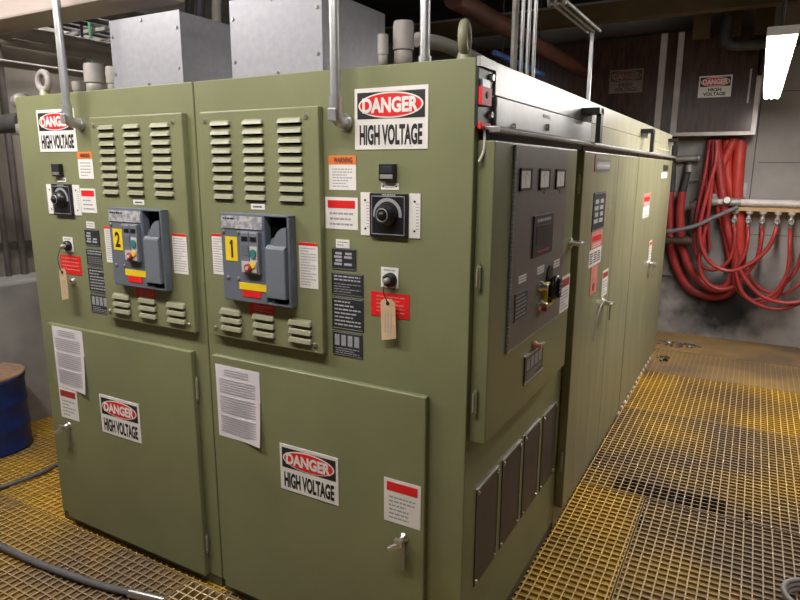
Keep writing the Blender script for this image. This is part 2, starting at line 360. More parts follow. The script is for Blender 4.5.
def screws(fr, pts, w, r, parent, name='screw', m=CHROME):
    for u, v in pts:
        s = MB(fr); c = s.P(u, v, w); s.lathe(c, fr[3], [(r, 0), (r, r*.35), (r*.7, r*.8)], m, 10); s.box(u-r*.5, u+r*.5, v-r*.08, v+r*.08, w+r*.78, w+r*.85, INKD); s.build(name, parent)
def hinge(fr, u, v0, v1, w, parent, r=.0055, m=None):
    s = MB(fr); m = m or LOUV; s.cyl(s.P(u, v0, w), s.P(u, v1, w), r, m, 10); s.box(u-.012, u, v0+.006, v1-.006, w-r, w-r+.004, m)
    s.cyl(s.P(u, v0-.008, w), s.P(u, v1+.008, w), r*.5, CHROME, 8); s.build('hinge', parent)

# ------------------------------------------------------------------ louvred breaker panel, breaker, dial and the rest of a front
def louvres(s, cols, v_top, rows, dv, w, h=.016, d=.011):
    for (a, b) in cols:
        for i in range(rows):
            vt = v_top - i*dv; vb = vt-h
            s.add([s.P(a+.002, vt, w), s.P(b-.002, vt, w), s.P(b-.002, vt-h*.35, w+d*.7), s.P(a+.002, vt-h*.35, w+d*.7), s.P(b, vb, w+d), s.P(a, vb, w+d), s.P(a, vb, w), s.P(b, vb, w), s.P(a+.002, vt-.001, w), s.P(b-.002, vt-.001, w)],
                  [(0,3,2,1), (3,5,4,2), (0,6,5,3), (1,2,4,7)], LOUV)
            s.poly([(a, vb, w+.0006), (b, vb, w+.0006), (b, vb, w+d), (a, vb, w+d)], BLACKM)  # shade under the louvre painted black
            s.poly([(a, vb-.005, w+.0004), (b, vb-.005, w+.0004), (b, vb, w+.0004), (a, vb, w+.0004)], BLACKM)  # black strip painted as the shadow below each louvre
def louver_panel(cab, x0, x1, z0, z1, digit):
    fr = FRONT(0); s = MB(fr); s.box(x0, x1, z0, z1, 0, .025, GREEN)
    W = x1-x0; cols = [(x0+W*a, x0+W*b) for a, b in ((.105,.28), (.39,.565), (.685,.875))]
    louvres(s, cols, z1-.030, 9, .0295, .025); 
    cols2 = [(x0+W*a, x0+W*b) for a, b in ((.105,.30), (.41,.60), (.725,.915))]
    louvres(s, cols2, z0+.108, 3, .029, .025, .020, .013)
    p = s.build('louvered_panel', cab, .004)
    screws(fr, [(x0+.025, z1-.03), (x1-.045, z1-.03), (x0+.02, z0+.03), (x1-.03, z0+.03)], .025, .008, p)
    return p
def breaker(cab, x0, x1, z0, z1, digit):
    fr = FRONT(0); W = x1-x0; H = z1-z0; U = lambda a: x0+a*W; V = lambda t: z1-t*H
    s = MB(fr); d0, d = .025, .058
    s.box(x0, U(.655), z0, z1, d0, d, BREAK); s.box(U(.655), x1, V(.025), z1, d0, d, BREAK); s.box(U(.965), x1, z0, V(.025), d0, d, BREAK)
    s.box(U(.655), U(.965), z0, V(.97), d0, d, BREAK); s.box(U(.655), U(.965), V(.97), V(.025), d0, d0+.006, BLACKM)
    br = s.build('circuit_breaker', cab, .003, label='grey circuit breaker marked with a yellow number ' + digit)
    s = MB(fr); s.box(U(.02), U(.63), V(.17), V(.03), d, d+.003, SCUFF); s.rows(U(.05), U(.3), V(.075), V(.045), d+.0035, 1, INKD, .7); s.rows(U(.05), U(.6), V(.16), V(.085), d+.0035, 3, INK, .3); s.build('rating_label', br, label='scuffed silver label')
    s = MB(fr); s.box(U(.685), U(.955), V(.91), V(.36), d0, d+.012, BREAK2); s.prism([(V(.36), d0+.005), (V(.36), d+.012), (V(.325), d+.002), (V(.325), d0+.005)], U(.685), U(.955), BREAK2); s.build('lower_cover', br, .003)
    s = MB(fr); cu, cv, R = U(.965), V(.335), .20*W*1.0
    pts = [(cu, cv)] + [(cu-R*math.cos(a*math.pi/2/8)*.9, cv+R*1.05*math.sin(a*math.pi/2/8)) for a in range(9)]
    s.slab(list(reversed(pts)), d0+.008, d+.004, BREAK2); s.slab([(U(.70), V(.335)), (U(.80), V(.335)), (U(.78), V(.24)), (U(.74), V(.26))], d0+.008, d-.004, BREAK); s.build('charging_handle', br)
    s = MB(fr); s.box(U(.34), U(.60), V(.66), V(.19), d, d+.016, BREAK2); mo = s.build('control_module', br, .002)
    s = MB(fr); w = d+.0165
    for a, c in ((.365, .45), (.49, .575)): s.box(U(a), U(c), V(.295), V(.245), w-.001, w+.0015, BLACK)
    s.box(U(.355), U(.455), V(.21), V(.20), w-.001, w, ENGR); s.box(U(.485), U(.585), V(.21), V(.20), w-.001, w, ENGR)
    s.box(U(.467), U(.472), V(.64), V(.2), w-.001, w, BLACK)
    s.box(U(.355), U(.455), V(.46), V(.34), w-.001, w+.001, BREAK); s.build('indicator_window', br)
    s = MB(fr); s.box(U(.482), U(.588), V(.52), V(.35), w-.0005, w+.001, PALE); s.disc(U(.535), V(.43), .013, .015, w+.001, w+.006, TEAL, 16); s.build('green_button', br, .002)
    s = MB(fr); s.box(U(.36), U(.575), V(.64), V(.52), w-.001, w+.003, PALE); c = s.P(U(.465), V(.59), w+.002); s.lathe(c, (0,-1,0), [(.015,0),(.015,.008),(.011,.011)], REDD, 16); s.lathe(c, (0,-1,0), [(.007,.011),(.006,.013)], PALE, 10)
    s.disc(U(.53), V(.555), .010, .010, w+.003, w+.007, YEL, 12); s.build('red_button', br)
    s = MB(fr); s.box(U(.065), U(.245), V(.54), V(.265), d, d+.0015, YEL); (s.slab([(U(.135), V(.35)), (U(.135), V(.335)), (U(.155), V(.30)), (U(.18), V(.30)), (U(.18), V(.505)), (U(.152), V(.505)), (U(.152), V(.35))][::-1], d+.0015, d+.0022, INKD) if digit == '1' else s.text(digit, U(.125) if digit == '1' else U(.105), U(.165) if digit == '1' else U(.205), V(.50), V(.305), d+.0022, INKD, .03)); s.build('number_sticker', br, label='yellow sticker with black %s' % digit)
    s = MB(fr); s.box(U(.25), U(.655), V(.855), V(.775), d, d+.002, YEL); s.build('yellow_strip', br)
    s = MB(fr); s.box(U(.30), U(.57), V(.935), V(.86), d, d+.002, RED); s.build('red_strip', br)
    screws(fr, [(U(.08), V(.735)), (U(.24), V(.735)), (U(.04), V(.215)), (U(.27), V(.215))], d, .006, br, m=DULL)
    # labels round the breaker
    s = MB(fr); s.box(U(.375), U(.575), z1+.012, z1+.030, .025, .027, WHITE); s.rows(U(.41), U(.54), z1+.016, z1+.026, .0275, 1, INKD, .5); s.build('engraved_label', cab)
    for a, c, t0, t1 in ((-.265, -.05, .26, .74), (1.04, 1.29, .285, .78)):
        s = MB(fr); s.box(U(a), U(c), V(t1), V(t0), .025, .0265, WHITE); s.box(U(a), U(c), V(t0+.03), V(t0), .0265, .0273, RED); s.rows(U(a)+.006, U(c)-.006, V(t1-.02), V(t0+.05), .027, 14, INK, .3); s.build('instruction_label', cab, label='white instruction label with red top edge')
    s = MB(fr); s.box(U(.28), U(.65), V(1.165), V(1.005), .025, .027, RED); s.rows(U(.42), U(.58), V(1.035), V(1.015), .0274, 1, INKD, .8); s.rows(U(.36), U(.635), V(1.155), V(1.05), .0274, 4, SALMON, .3); s.build('warning_label', cab, label='red warning label under the breaker')
    return br
def dial(cab, r, lstrip, rstrip):
    fr = FRONT(0); u0, u1, v0, v1 = r; s = MB(fr); s.box(u0, u1, v0, v1, 0, .012, BLACK)
    W = u1-u0; H = v1-v0; w = .0124
    for a in ((u0+.06*W, u1-.06*W, v0+.06*H, v0+.075*H), (u0+.06*W, u1-.06*W, v1-.075*H, v1-.06*H), (u0+.06*W, u0+.07*W, v0+.06*H, v1-.06*H), (u1-.07*W, u1-.06*W, v0+.06*H, v1-.06*H)):
        s.poly([(a[0], a[2], w), (a[1], a[2], w), (a[1], a[3], w), (a[0], a[3], w)], ENGR)
    s.rows(u0+.35*W, u1-.3*W, v1-.055*H, v1-.005*H, w, 1, ENGR, .6)
    cu, cv = (u0+u1)/2-.01*W, (v0+v1)/2+.02*H; n = 20; R0, R1 = .30*W, .38*W
    for i in range(n):
        a0 = math.pi*(-.05+1.1*i/n); a1 = math.pi*(-.05+1.1*(i+1)/n)
        s.poly([(cu+R0*math.cos(a0), cv+R0*math.sin(a0), w), (cu+R1*math.cos(a0), cv+R1*math.sin(a0), w), (cu+R1*math.cos(a1), cv+R1*math.sin(a1), w), (cu+R0*math.cos(a1), cv+R0*math.sin(a1), w)], INK)
    b = s.build('dial_switch', cab, .002, label='black square dial switch')
    s = MB(fr); c = s.P(cu, cv, .012); q = W
    s.lathe(c, (0,-1,0), [(.27*q, 0), (.25*q, .02), (.20*q, .022), (.19*q, .028), (.17*q, .031)], BLACK, 24); s.torus(c+Vector((0,-.031,0)), (0,1,0), .145*q, .013*q, GALV); s.lathe(c, (0,-1,0), [(.10*q, .030), (.09*q, .038), (.03*q, .040)], BLACK, 18); s.build('knob', b)
    for st in (lstrip, rstrip):
        s = MB(fr); s.box(st[0], st[1], st[2], st[3], 0, .003, WHITE); h = st[3]-st[2]
        m_ = (st[0]+st[1])/2; s.disc(m_, st[3]-.18*h, .0035, .0035, .003, .0042, INKD, 10); s.disc(m_, st[2]+.16*h, .0035, .0035, .003, .0042, INKD, 10)
        for i in range(9): s.poly([(m_+.004, st[2]+h*(.2+.07*i), .0034), (st[1]-.004, st[2]+h*(.2+.07*i), .0034), (st[1]-.004, st[2]+h*(.2+.07*i)+.002, .0034), (m_+.004, st[2]+h*(.2+.07*i)+.002, .0034)], INK)
        s.build('scale_strip', cab, label='white scale strip beside the dial')
def relay(cab, r, l):
    fr = FRONT(0); u0, u1, v0, v1 = r; s = MB(fr); s.box(u0, u1, v0, v1, 0, .016, BLACK); s.box(u0+.005, u1-.005, v0+.006, v0+.018, .016, .018, DULL); s.box(u0+.006, u1-.006, v0+.022, v1-.006, .016, .0175, PLATE); s.build('indicator_lamp_box', cab, .004)
    s = MB(fr); s.box(*l, 0, .002, WHITE); s.disc(l[0]+.008, (l[2]+l[3])/2, .003, .003, .002, .0028, INKD, 8); s.disc(l[1]-.008, (l[2]+l[3])/2, .003, .003, .002, .0028, INKD, 8); s.rows(l[0]+.014, l[1]-.014, l[2]+.003, l[3]-.003, .0025, 2, INK, .4); s.build('engraved_label', cab)
def keyswitch(cab, r):
    fr = FRONT(0); s = MB(fr); s.box(*r, 0, .003, WHITE); u, v = (r[0]+r[1])/2, (r[2]+r[3])/2
    for a, b_ in ((r[0]+.008, v), (r[1]-.008, v)): s.disc(a, b_, .003, .003, .003, .004, INKD, 8)
    s.rows(r[0]+.01, r[1]-.01, r[3]-.014, r[3]-.003, .0034, 1, INK, .4); b = s.build('key_switch', cab, label='white plate with a black switch knob')
    s = MB(fr); s.lathe(s.P(u+.004, v-.006, .003), (0,-1,0), [(.022,0),(.021,.014),(.016,.018)], BLACK, 18); s.lathe(s.P(u+.004, v-.006, .02), (0,-1,0), [(.010,0),(.009,.016),(.004,.018)], DULL, 12); s.build('knob', b)
    return u+.004, v-.006
def handle_T(fr, u, v, w, parent, side=-1, down=.10):
    s = MB(fr); s.lathe(s.P(u, v, w), fr[3], [(.016,0),(.016,.006),(.010,.008),(.009,.035)], CHROME, 14)
    s.prism([(v-.010, w+.030), (v-.010, w+.044), (v+.012, w+.044), (v+.012, w+.030)], u-.012, u+.016, CHROME)
    s.cyl(s.P(u+.004, v-.005, w+.037), s.P(u+side*.028, v-.026, w+.046), .010, CHROME, 12)
    h = s.build('door_handle', parent, label='chrome latch handle')
    if down:
        s = MB(fr); s.box(u-.003, u+.009, v-down-.01, v-.012, w+.006, w+.012, DULL); s.build('padlock_hasp', h)
def tag_card(path, card, name, label):
    s = MB(); s.tube(path, .0016, INKD, 6)
    r = root(name, card[0], label, 'tag', 'manila tags hanging on the cabinets')
    s.build('string', r); (x0, z1, x1, z0, y, lean) = card[1]
    s = MB(); dx = lean; H = z1-z0; W = x1-x0
    out = [(x0+dx, z0), (x1+dx, z0+.012), (x1, z1-.012), (x1-.25*W, z1), (x0+.25*W, z1), (x0, z1-.012)]
    s.fr = FRONT(y); s.slab(out, 0, .0015, MANILA); s.disc((x0+x1)/2, z1-.014, .006, .006, .0015, .0022, INKD, 12)
    for i in range(3): s.poly([(x0+dx*.5+W*(.25+.2*i), z0+.2*H, .0019), (x0+dx*.5+W*(.3+.2*i), z0+.2*H, .0019), (x0+dx*.3+W*(.36+.2*i), z0+.66*H, .0019), (x0+dx*.3+W*(.31+.2*i), z0+.66*H, .0019)], INK)
    s.build('card', r)

# ---- the two front cabinets
XS = -1.026
cabA = root('switchgear_cabinet', (-2.063, 0, 0), 'olive green cabinet with breaker 2, left of the two front cabinets', 'electrical cabinet')
cabB = root('switchgear_cabinet', (XS+.003, 0, 0), 'olive green corner cabinet with breaker 1 and the grey instrument door on its side', 'electrical cabinet')
DEP = 1.055
for cab, x0, x1 in ((cabA, -2.063, XS-.003), (cabB, XS+.003, 0)):
    MB().box(x0, x1, 0, DEP, .045, 1.93, GREEN).build('body', cab, .003)
    MB().box(x0+.004, x1-.004, .004, DEP-.01, 0, .044, GREEN_DK).build('plinth', cab)
# A
pa = louver_panel(cabA, -1.557, -1.062, 1.056, 1.830, '2')
breaker(cabA, -1.449, -1.160, 1.207, 1.500, '2')
dw = MB(FRONT(0)).box(-1.984, -1.096, .042, .980, 0, .022, GREEN).build('lower_door', cabA, .005, 3)
hinge(FRONT(0), -1.089, F0(199,398)[1], F0(199,378)[1], .010, cabA); hinge(FRONT(0), -1.089, F0(209,549)[1], F0(209,535)[1], .010, cabA)
FR = FRONT(0); FRD = FRONT(-.022); FD = lambda x, y: F(x, y, -.022)
danger(FR, *quad((36.5,110.5),(74,108),(78,151),(41,152.5),F0), parent=cabA)
relay(cabA, px((54.5,164),(64,176.5),F0), px((57.5,177.5),(66.5,182),F0))
dr = quad((53,184.5),(71.5,183.5),(76,216),(57,215),F0)
dial(cabA, dr, (dr[0]-.046, dr[0]-.002, dr[2]+.004, dr[3]-.002), (dr[1]+.002, dr[1]+.046, dr[2]+.004, dr[3]-.002))
notice(FR, *quad((77,152.5),(92,151.5),(94,179),(80,178.5),F0), 'warning_label', cabA, ORANGE, 'orange and white warning label', .26, 5, edge=0, word='WARNING')
notice(FR, *quad((80,188),(95,189),(97.5,213),(82.5,212.5),F0), 'warning_notice', cabA, RED, 'white notice with a red band', .24, 3)
ku = keyswitch(cabA, quad((63,237),(72.5,237),(74.5,252),(65,251),F0))
s = MB(FR); r = quad((60,255),(80,256),(82.5,275),(62.5,273),F0); s.box(*r, 0, .002, RED); s.rows(r[0]+.01, r[1]-.01, r[2]+.01, r[3]-.005, .0024, 4, SALMON, .3); s.build('warning_label', cabA, label='plain red label under the key switch')
screws(FR, [F0(73.5,281)], 0, .016, cabA, 'knob')
x_, z_ = F(66, 271, -.03)
tag_card([(ku[0], -.036, ku[1]), (ku[0]-.01, -.05, ku[1]-.05), (x_-.005, -.045, z_-.014)], ((x_, -.04, z_-.15), (x_-.030, z_+.01, x_+.016, z_-.125, -.040, .0)), 'hanging_tag', 'manila tag hanging in front of the red label on the left cabinet')
def stack(cab, L, W_):
    plate(FR, *quad(*L[0], F0), cab, big='values'); plate(FR, *quad(*L[1], F0), cab, big='top'); plate(FR, *quad(*L[2], F0), cab, rows=7); plate(FR, *quad(*L[3], F0), cab, big='boxes')
    s = MB(FR); r = quad(*W_, F0); s.box(*r, 0, .002, WHITE); s.rows(r[0]+.006, r[1]-.006, r[2]+.004, r[3]-.004, .0024, 2, INK, .4); s.build('engraved_label', cab)
SL = [[(332,248),(356,249),(356.5,271),(333,268)], [(332,272.5),(363.5,274.5),(363.5,297.5),(332.5,293.5)], [(332.5,296.5),(364,299.5),(363.5,331.5),(333,328)], [(333,331),(363,334),(362.5,358.5),(333.5,353.5)]]
RA = [quad(*q, F0) for q in SL]
dx_ = F0(332,248)[0]-F0(85,232)[0]; 
for cab, off in ((cabB, 0), (cabA, dx_)):
    for q, big in zip(RA, ('values', 'top', None, 'boxes')):
        plate(FR, q[0]-off, q[1]-off, q[2]-.004*(off > 0), q[3]-.004*(off > 0), cab, rows=7, big=big)
    q = quad((336,239),(349.5,240),(350,249),(336.5,247),F0); s = MB(FR); s.box(q[0]-off, q[1]-off, q[2], q[3], 0, .002, WHITE); s.rows(q[0]-off+.006, q[1]-off-.006, q[2]+.004, q[3]-.004, .0024, 2, INK, .4); s.build('engraved_label', cab)
c = quad((51.5,325),(82,332),(88.5,394),(59,386),FD); sheet(FRD, (c[0], c[2], c[1], c[3]), cabA, 'white printed sheet taped to the lower door')
notice(FRD, *quad((59,387),(76,391),(80,421.5),(62,416.5),FD), 'red_top_notice', cabA, REDD, 'white card with a dull red band', .2, 5)
danger(FRD, *quad((100,393.5),(139,404.5),(142,444),(102.5,430.5),FD), parent=cabA)
u, v = FD(69, 425); handle_T(FR, u, v, .022, dw, -1, .09)
# lifting eyes
for cab, (x, y), r_ in ((cabA, (-1.885, .02), 0.), (cabB, (-.047, .03), 1.80)):
    s = MB(); s.torus((x, y, 1.985), (math.sin(r_), -math.cos(r_), 0), .034, .013, FITT if cab is cabA else LOUV); s.lathe((x, y, 1.93), (0,0,1), [(.022,0),(.018,.014),(.013,.025)], LOUV, 14); s.build('lifting_eye', cab)
# B
pb = louver_panel(cabB, -.978, -.489, 1.062, 1.828, '1')
breaker(cabB, -.8745, -.585, 1.210, 1.503, '1')
dwb = MB(FRONT(0)).box(-.990, -.120, .042, .987, 0, .022, GREEN).build('lower_door', cabB, .005, 3)
danger(FR, *quad((355,89.5),(428.5,84),(428.5,149),(355.5,149.5),F0), parent=cabB)
relay(cabB, px((381.5,164),(397,181),F0), quad((381,183),(399,183),(399,190),(381.5,189.5),F0))
dr = quad((371,193),(409,193.5),(408.5,238),(372,236),F0)
dial(cabB, dr, quad((361,192),(370,192.5),(371,236),(361.5,234.5),F0), quad((409.5,193.5),(421,193.5),(420.5,238.5),(409.5,238),F0))
notice(FR, *quad((329,155),(356,156),(356.5,190.5),(329.5,189.5),F0), 'warning_label', cabB, ORANGE, 'orange and white warning label', .26, 7, edge=0, word='WARNING')
notice(FR, *quad((325,196.5),(357.5,198),(358.5,230.5),(326.5,228),F0), 'warning_notice', cabB, RED, 'white notice with a red band', .24, 3)
ku = keyswitch(cabB, quad((381.5,267),(399,268),(398.5,288.5),(381.5,286.5),F0))
s = MB(FR); r = quad((371,291),(410,295),(409,319.5),(371.5,315),F0); s.box(*r, 0, .002, RED); s.rows(r[0]+.02, r[1]-.015, r[2]+.01, r[3]-.008, .0024, 5, SALMON, .3); s.build('warning_label', cabB, label='plain red label under the key switch')
x_, z_ = F(388.5, 299, -.02)
tag_card([(ku[0], -.036, ku[1]), (ku[0], -.045, ku[1]-.03), (x_, -.022, z_-.014)], ((x_, -.02, z_-.14), (x_-.028, z_, x_+.022, z_-.130, -.018, .004)), 'hanging_tag', 'manila tag hanging from the switch knob on the right front cabinet')
c = quad((216,363),(262,374),(260,447),(219,434),FD); sheet(FRD, (c[0], c[2], c[1], c[3]), cabB, 'white printed sheet taped to the lower door')
danger(FRD, *quad((280,443),(339,458),(338.5,506),(281.5,487),FD), parent=cabB)
notice(FRD, *quad((384.5,477),(421.5,486.5),(420,531),(384,518.5),FD), 'red_top_notice', cabB, RED, 'white card with a red band above the handle', .2, 6)
u, v = FD(404, 537); handle_T(FR, u, v, .022, dwb, -1, .10)

# ---- side of the corner cabinet: instrument door, fittings and vent plates
SX = .05; SFR = SIDE(SX); SP = lambda x, y: S(x, y, SX); SP0 = lambda x, y: S(x, y, 0.)
idr = MB(SIDE(0)).box(.025, .905, .858, 1.722, 0, SX, GREEN).build('instrument_door', cabB, .004, 3)
MB(SIDE(0)).box(.030, DEP-.01, 1.724, 1.75, 0, .03, BLACK).build('rail_shadow', cabB)  # black strip standing in for the shadow under the drip rail
hinge(SIDE(0), .018, S(481,288,.02)[1]-.0, S(481,272,.02)[1]+.02, .02, cabB); hinge(SIDE(0), .018, S(477,412,.02)[1], S(477,390,.02)[1], .02, cabB)
a = SP(516,141); b_ = SP(505,352); c_ = SP(558,314); d_ = SP(568,150)
iu0, iu1, iv0, iv1 = (a[0]+b_[0])/2, (c_[0]+d_[0])/2, (b_[1]+c_[1])/2, 1.716
ip = MB(SFR).box(iu0, iu1, iv0, iv1, 0, .004, IGREY).build('instrument_panel', idr, .001, label='grey-brown instrument panel')
MB(SFR).box(iu0-.006, iu1+.004, iv0-.008, iv0-.001, 0, .005, GALV).build('panel_edge_trim', idr)
s = MB(SFR); n = 46
for i in range(n): v = iv0+(iv1-iv0)*i/n; s.cyl(s.P(iu0-.006, v+.001, .006), s.P(iu0-.006, v+(iv1-iv0)/n-.003, .006), .005, GALV, 8)
s.build('piano_hinge', ip)
for q in (((519,168),(531,190)), ((538.5,168.5),(549,189)), ((555,169),(564,188))):
    r = px(*q, SP); r = (r[0]-.004, r[1]-.018, r[2], r[3]); s = MB(SFR)
    s.box(r[0], r[1], r[2], r[2]+.008, .004, .009, BLACK); s.box(r[0], r[1], r[3]-.008, r[3], .004, .009, BLACK); s.box(r[0], r[0]+.008, r[2], r[3], .004, .009, BLACK); s.box(r[1]-.010, r[1], r[2], r[3], .004, .009, BLACK)
    s.box(r[0]+.008, r[1]-.010, r[2]+.008, r[3]-.008, .004, .007, WHITE)
    cu, cv = (r[0]+r[1])/2, r[2]+.022
    for k2 in range(7):
        t = math.pi*(.2+.1*k2); R_ = .026; s.poly([(cu+R_*math.cos(t), cv+R_*math.sin(t), .0074), (cu+R_*math.cos(t)+.002, cv+R_*math.sin(t), .0074), (cu+(R_+.007)*math.cos(t)+.002, cv+(R_+.007)*math.sin(t), .0074), (cu+(R_+.007)*math.cos(t), cv+(R_+.007)*math.sin(t), .0074)], INKD)
    s.poly([(cu-.001, cv-.008, .0078), (cu+.001, cv-.008, .0078), (cu-.015, cv+.026, .0078), (cu-.0165, cv+.025, .0078)], INKD)
    s.build('panel_meter', ip, label='square white-faced meter in a black bezel')
screws(SFR, [SP(543,192.5), SP(558.5,191.5)], .004, .004, ip)
q = [SP(*p) for p in ((531.7,215.5),(551.5,213),(549.5,252),(530.5,257))]; r = ((q[0][0]+q[3][0])/2, (q[1][0]+q[2][0])/2, (q[2][1]+q[3][1])/2, (q[0][1]+q[1][1])/2)
s = MB(SFR); s.box(*r, .004, .009, PLATE); W = r[1]-r[0]; H = r[3]-r[2]; s.box(r[0]+.12*W, r[1]-.12*W, r[2]+.28*H, r[3]-.25*H, .009, .010, BLACK); s.rows(r[0]+.15*W, r[1]-.15*W, r[3]-.2*H, r[3]-.05*H, .0095, 1, ENGR, .5)
s.box(r[0]+.2*W, r[1]-.2*W, r[2]+.08*H, r[2]+.13*H, .009, .0100, REDD); s.build('digital_relay', ip, .002, label='black digital relay with dark screen')
for q in (((517.5,276.5),(524,280.5)), ((536,267.5),(542,272)), ((552.5,261),(557.5,265.5))):
    r = px(*q, SP); s = MB(SFR); s.box(r[0]-.004, r[1]+.004, r[2], r[3], .004, .006, WHITE); s.rows(r[0], r[1], r[2]+.003, r[3]-.002, .0065, 2, INK, .4); s.build('engraved_label', ip)
plate(SFR, *quad((513.5,294),(526,289),(525,316),(512.5,322),SP), ip, rows=6, t=.006, label='black plate with rows of white text')
for q, nm, mm in (((538.5,286),'indicator_lamp', CHROME), ((538,305),'push_button', CHROME)):
    u, v = SP(*q); s = MB(SFR); s.lathe(s.P(u, v, .004), (1,0,0), [(.018,0),(.018,.01),(.012,.014),(.011,.028),(.006,.030)], mm, 16)
    if nm == 'push_button': s.lathe(s.P(u, v-.006, .004), (1,0,0), [(.014,.01),(.014,.026),(.010,.029)], REDD, 14)
    s.build(nm, ip)
r = px((541.5,283),(547,303),SP); s = MB(SFR)
for bx in ((r[0], r[1], r[3]-.008, r[3]), (r[0], r[1], r[2], r[2]+.008), (r[0], r[0]+.008, r[2], r[3]), (r[1]-.008, r[1], r[2], r[3])): s.box(*bx, .004, .022, YEL)
s.build('yellow_guard', ip)
u, v = S(554, 287, .075); s = MB(SFR); s.disc(u-.0, v, .040, .078, .004, .010, BLACK, 24); s.lathe(s.P(u, v, .010), (1,0,0), [(.034,0),(.034,.008),(.042,.010),(.044,.026),(.036,.030)], BLACK, 24)
s.box(u-.014, u+.010, v-.034, v+.034, .036, .050, BLACK); s.rows(u-.024, u+.024, v-.02, v+.02, .0508, 3, ENGR, .3); s.build('control_switch', ip, label='large black rotary control switch')
notice(SFR, *quad((559.5,278),(569.5,274),(568,308),(558.5,314),SP), 'red_top_notice', idr, REDD, 'white card with a dull red band', .22, 6)
screws(SFR, [SP(561,225)], 0, .007, idr)
def latch(fr, u, v, w, parent, s_=1.):
    s = MB(fr); s.lathe(s.P(u, v, w), fr[3], [(.020*s_,0),(.020*s_,.008),(.011*s_,.01),(.010*s_,.045)], CHROME, 14); s.box(u-.035*s_, u+.035*s_, v-.006, v+.006, w+.040, w+.050, CHROME); s.build('door_handle', parent, .002, label='chrome latch handle')
u, v = SP(570, 243); latch(SFR, u, v, 0, idr)
r = quad((524,357),(542,345),(541,368),(523.5,382),SP); plate(SFR, *r, idr, big='boxes', label='engraved nameplate in a pale frame', t=.005)
MB(SFR).box(r[0]-.006, r[1]+.006, r[2]-.006, r[2]-.001, 0, .008, GALV).box(r[0]-.006, r[1]+.006, r[3]+.001, r[3]+.006, 0, .008, GALV).build('nameplate_frame', idr)
u, v = SP(533.5, 345); s = MB(SFR); s.lathe(s.P(u, v, 0), (1,0,0), [(.014,0),(.014,.01),(.009,.012),(.008,.03)], SALMON, 14); s.build('pilot_lamp', idr, label='small red pilot lamp')
for q in (((475.5,490),(497,469),(495,556),(474,585)), ((501.5,461),(519.5,443),(517.7,522),(499.7,547.5)), ((523.5,437.5),(538,421),(536.4,495),(521.4,515.6)), ((542,416.7),(555.4,403.8),(552.9,471),(539.7,490))):
    r = quad(*q, SP0); s = MB(SIDE(0)); s.box(*r, 0, .003, VENT); s.box(r[0]-.002, r[1]+.004, r[3], r[3]+.005, 0, .006, GALV); s.box(r[1], r[1]+.004, r[2], r[3], 0, .005, GALV); p = s.build('vent_cover', cabB, label='dark brown metal plate low on the side')
    screws(SIDE(0), [(r[0]+.012, r[2]+.014), (r[1]-.01, r[2]+.014), (r[0]+.012, r[3]-.012), (r[1]-.008, r[3]-.012)], .003, .007, p)

# ---- the two side cabinets
def side_cab(y0, y1, label):
    c = root('switchgear_cabinet', (0, y0, 0), label, 'electrical cabinet')
    MB().box(-1.02, 0, y0, y1, .0, 1.93, GREEN_SIDE).build('body', c, .003); return c
YC, YD, YE = 1.060, 2.425, 4.13
cabC = side_cab(YC+.003, YD-.004, 'middle side cabinet, dusty olive, with a faded red label column on its door')
cabD = side_cab(YD+.004, YE, 'farthest side cabinet, dusty olive, with white bolts along its bottom edge')
CXD = .04; CFR = SIDE(CXD); CP = lambda x, y: S(x, y, CXD)
dc = MB(SIDE(0)).box(YC+.008, 1.80, .118, 1.722, .002, CXD, GREEN_SIDE).build('door', cabC, .004)
MB(SIDE(0)).box(1.802, YD-.008, .118, 1.722, .002, CXD, GREEN_SIDE).build('door', cabC, .004)
dd = MB(SIDE(0)).box(YD+.008, YE-.01, .125, 1.722, .002, CXD, GREEN_SIDE).build('door', cabD, .004)
MB(SIDE(0)).box(YC+.01, YD-.01, 1.724, 1.752, 0, .03, BLACK).build('rail_shadow', cabC)  # shade under the rail put in as a black strip
MB(SIDE(0)).box(YD+.01, YE-.02, 1.724, 1.752, 0, .03, BLACK).build('rail_shadow', cabD)  # same black shadow strip on the far cabinet
for p0, p1 in (((577,192),(577,176)), ((561,468),(562,452))):
    v0 = S(*p0, .02)[1]; v1 = S(*p1, .02)[1]; hinge(SIDE(0), YC+.001, v0, v1, .025, cabC)
r = px((595.5,161.5),(609.5,169),CP); s = MB(CFR); s.box(r[0], r[1], r[2]-.01, r[3]+.01, 0, .003, IGREY); s.box(r[0]-.02, r[0], r[2]-.01, r[3]+.03, 0, .003, REDD); s.box(r[0]+.012, r[1]-.012, r[2], r[3], .003, .004, INK); s.rows(r[0]+.02, r[1]-.02, r[2]+.008, r[3]-.008, .0045, 1, PALE, .6); s.build('maker_badge', cabC, label='small silver badge with a red left edge')
plate(CFR, *quad((593,192.5),(605,192),(603.5,228.5),(592,231),CP), cabC, big='values', label='black nameplate column')
notice(CFR, *quad((591.5,232),(602.5,229),(601,246),(590.5,250),CP), 'red_label', cabC, RED, 'faded red and white label', .3, 2, body=SALMON, ink=WHITE, edge=.1)
s = MB(CFR); r = quad((588.5,251),(601,246.5),(600,262),(588.5,268),CP); s.box(*r, 0, .002, WHITE)
for i in range(3): s.rows(r[0]+(r[1]-r[0])*(.06+.31*i), r[0]+(r[1]-r[0])*(.3+.31*i), r[2]+.012, r[3]-.012, .0025, 5, INKD, .55)
s.build('white_label', cabC, label='white label with three black text blocks')
s = MB(CFR); r = quad((590.5,267),(597,264.5),(596,291),(589.5,296),CP); s.box(*r, 0, .002, SALMON); s.disc((r[0]+r[1])/2, r[2]+.035, .02, .02, .002, .003, REDD, 14); s.build('red_strip', cabC, label='faded red strip')
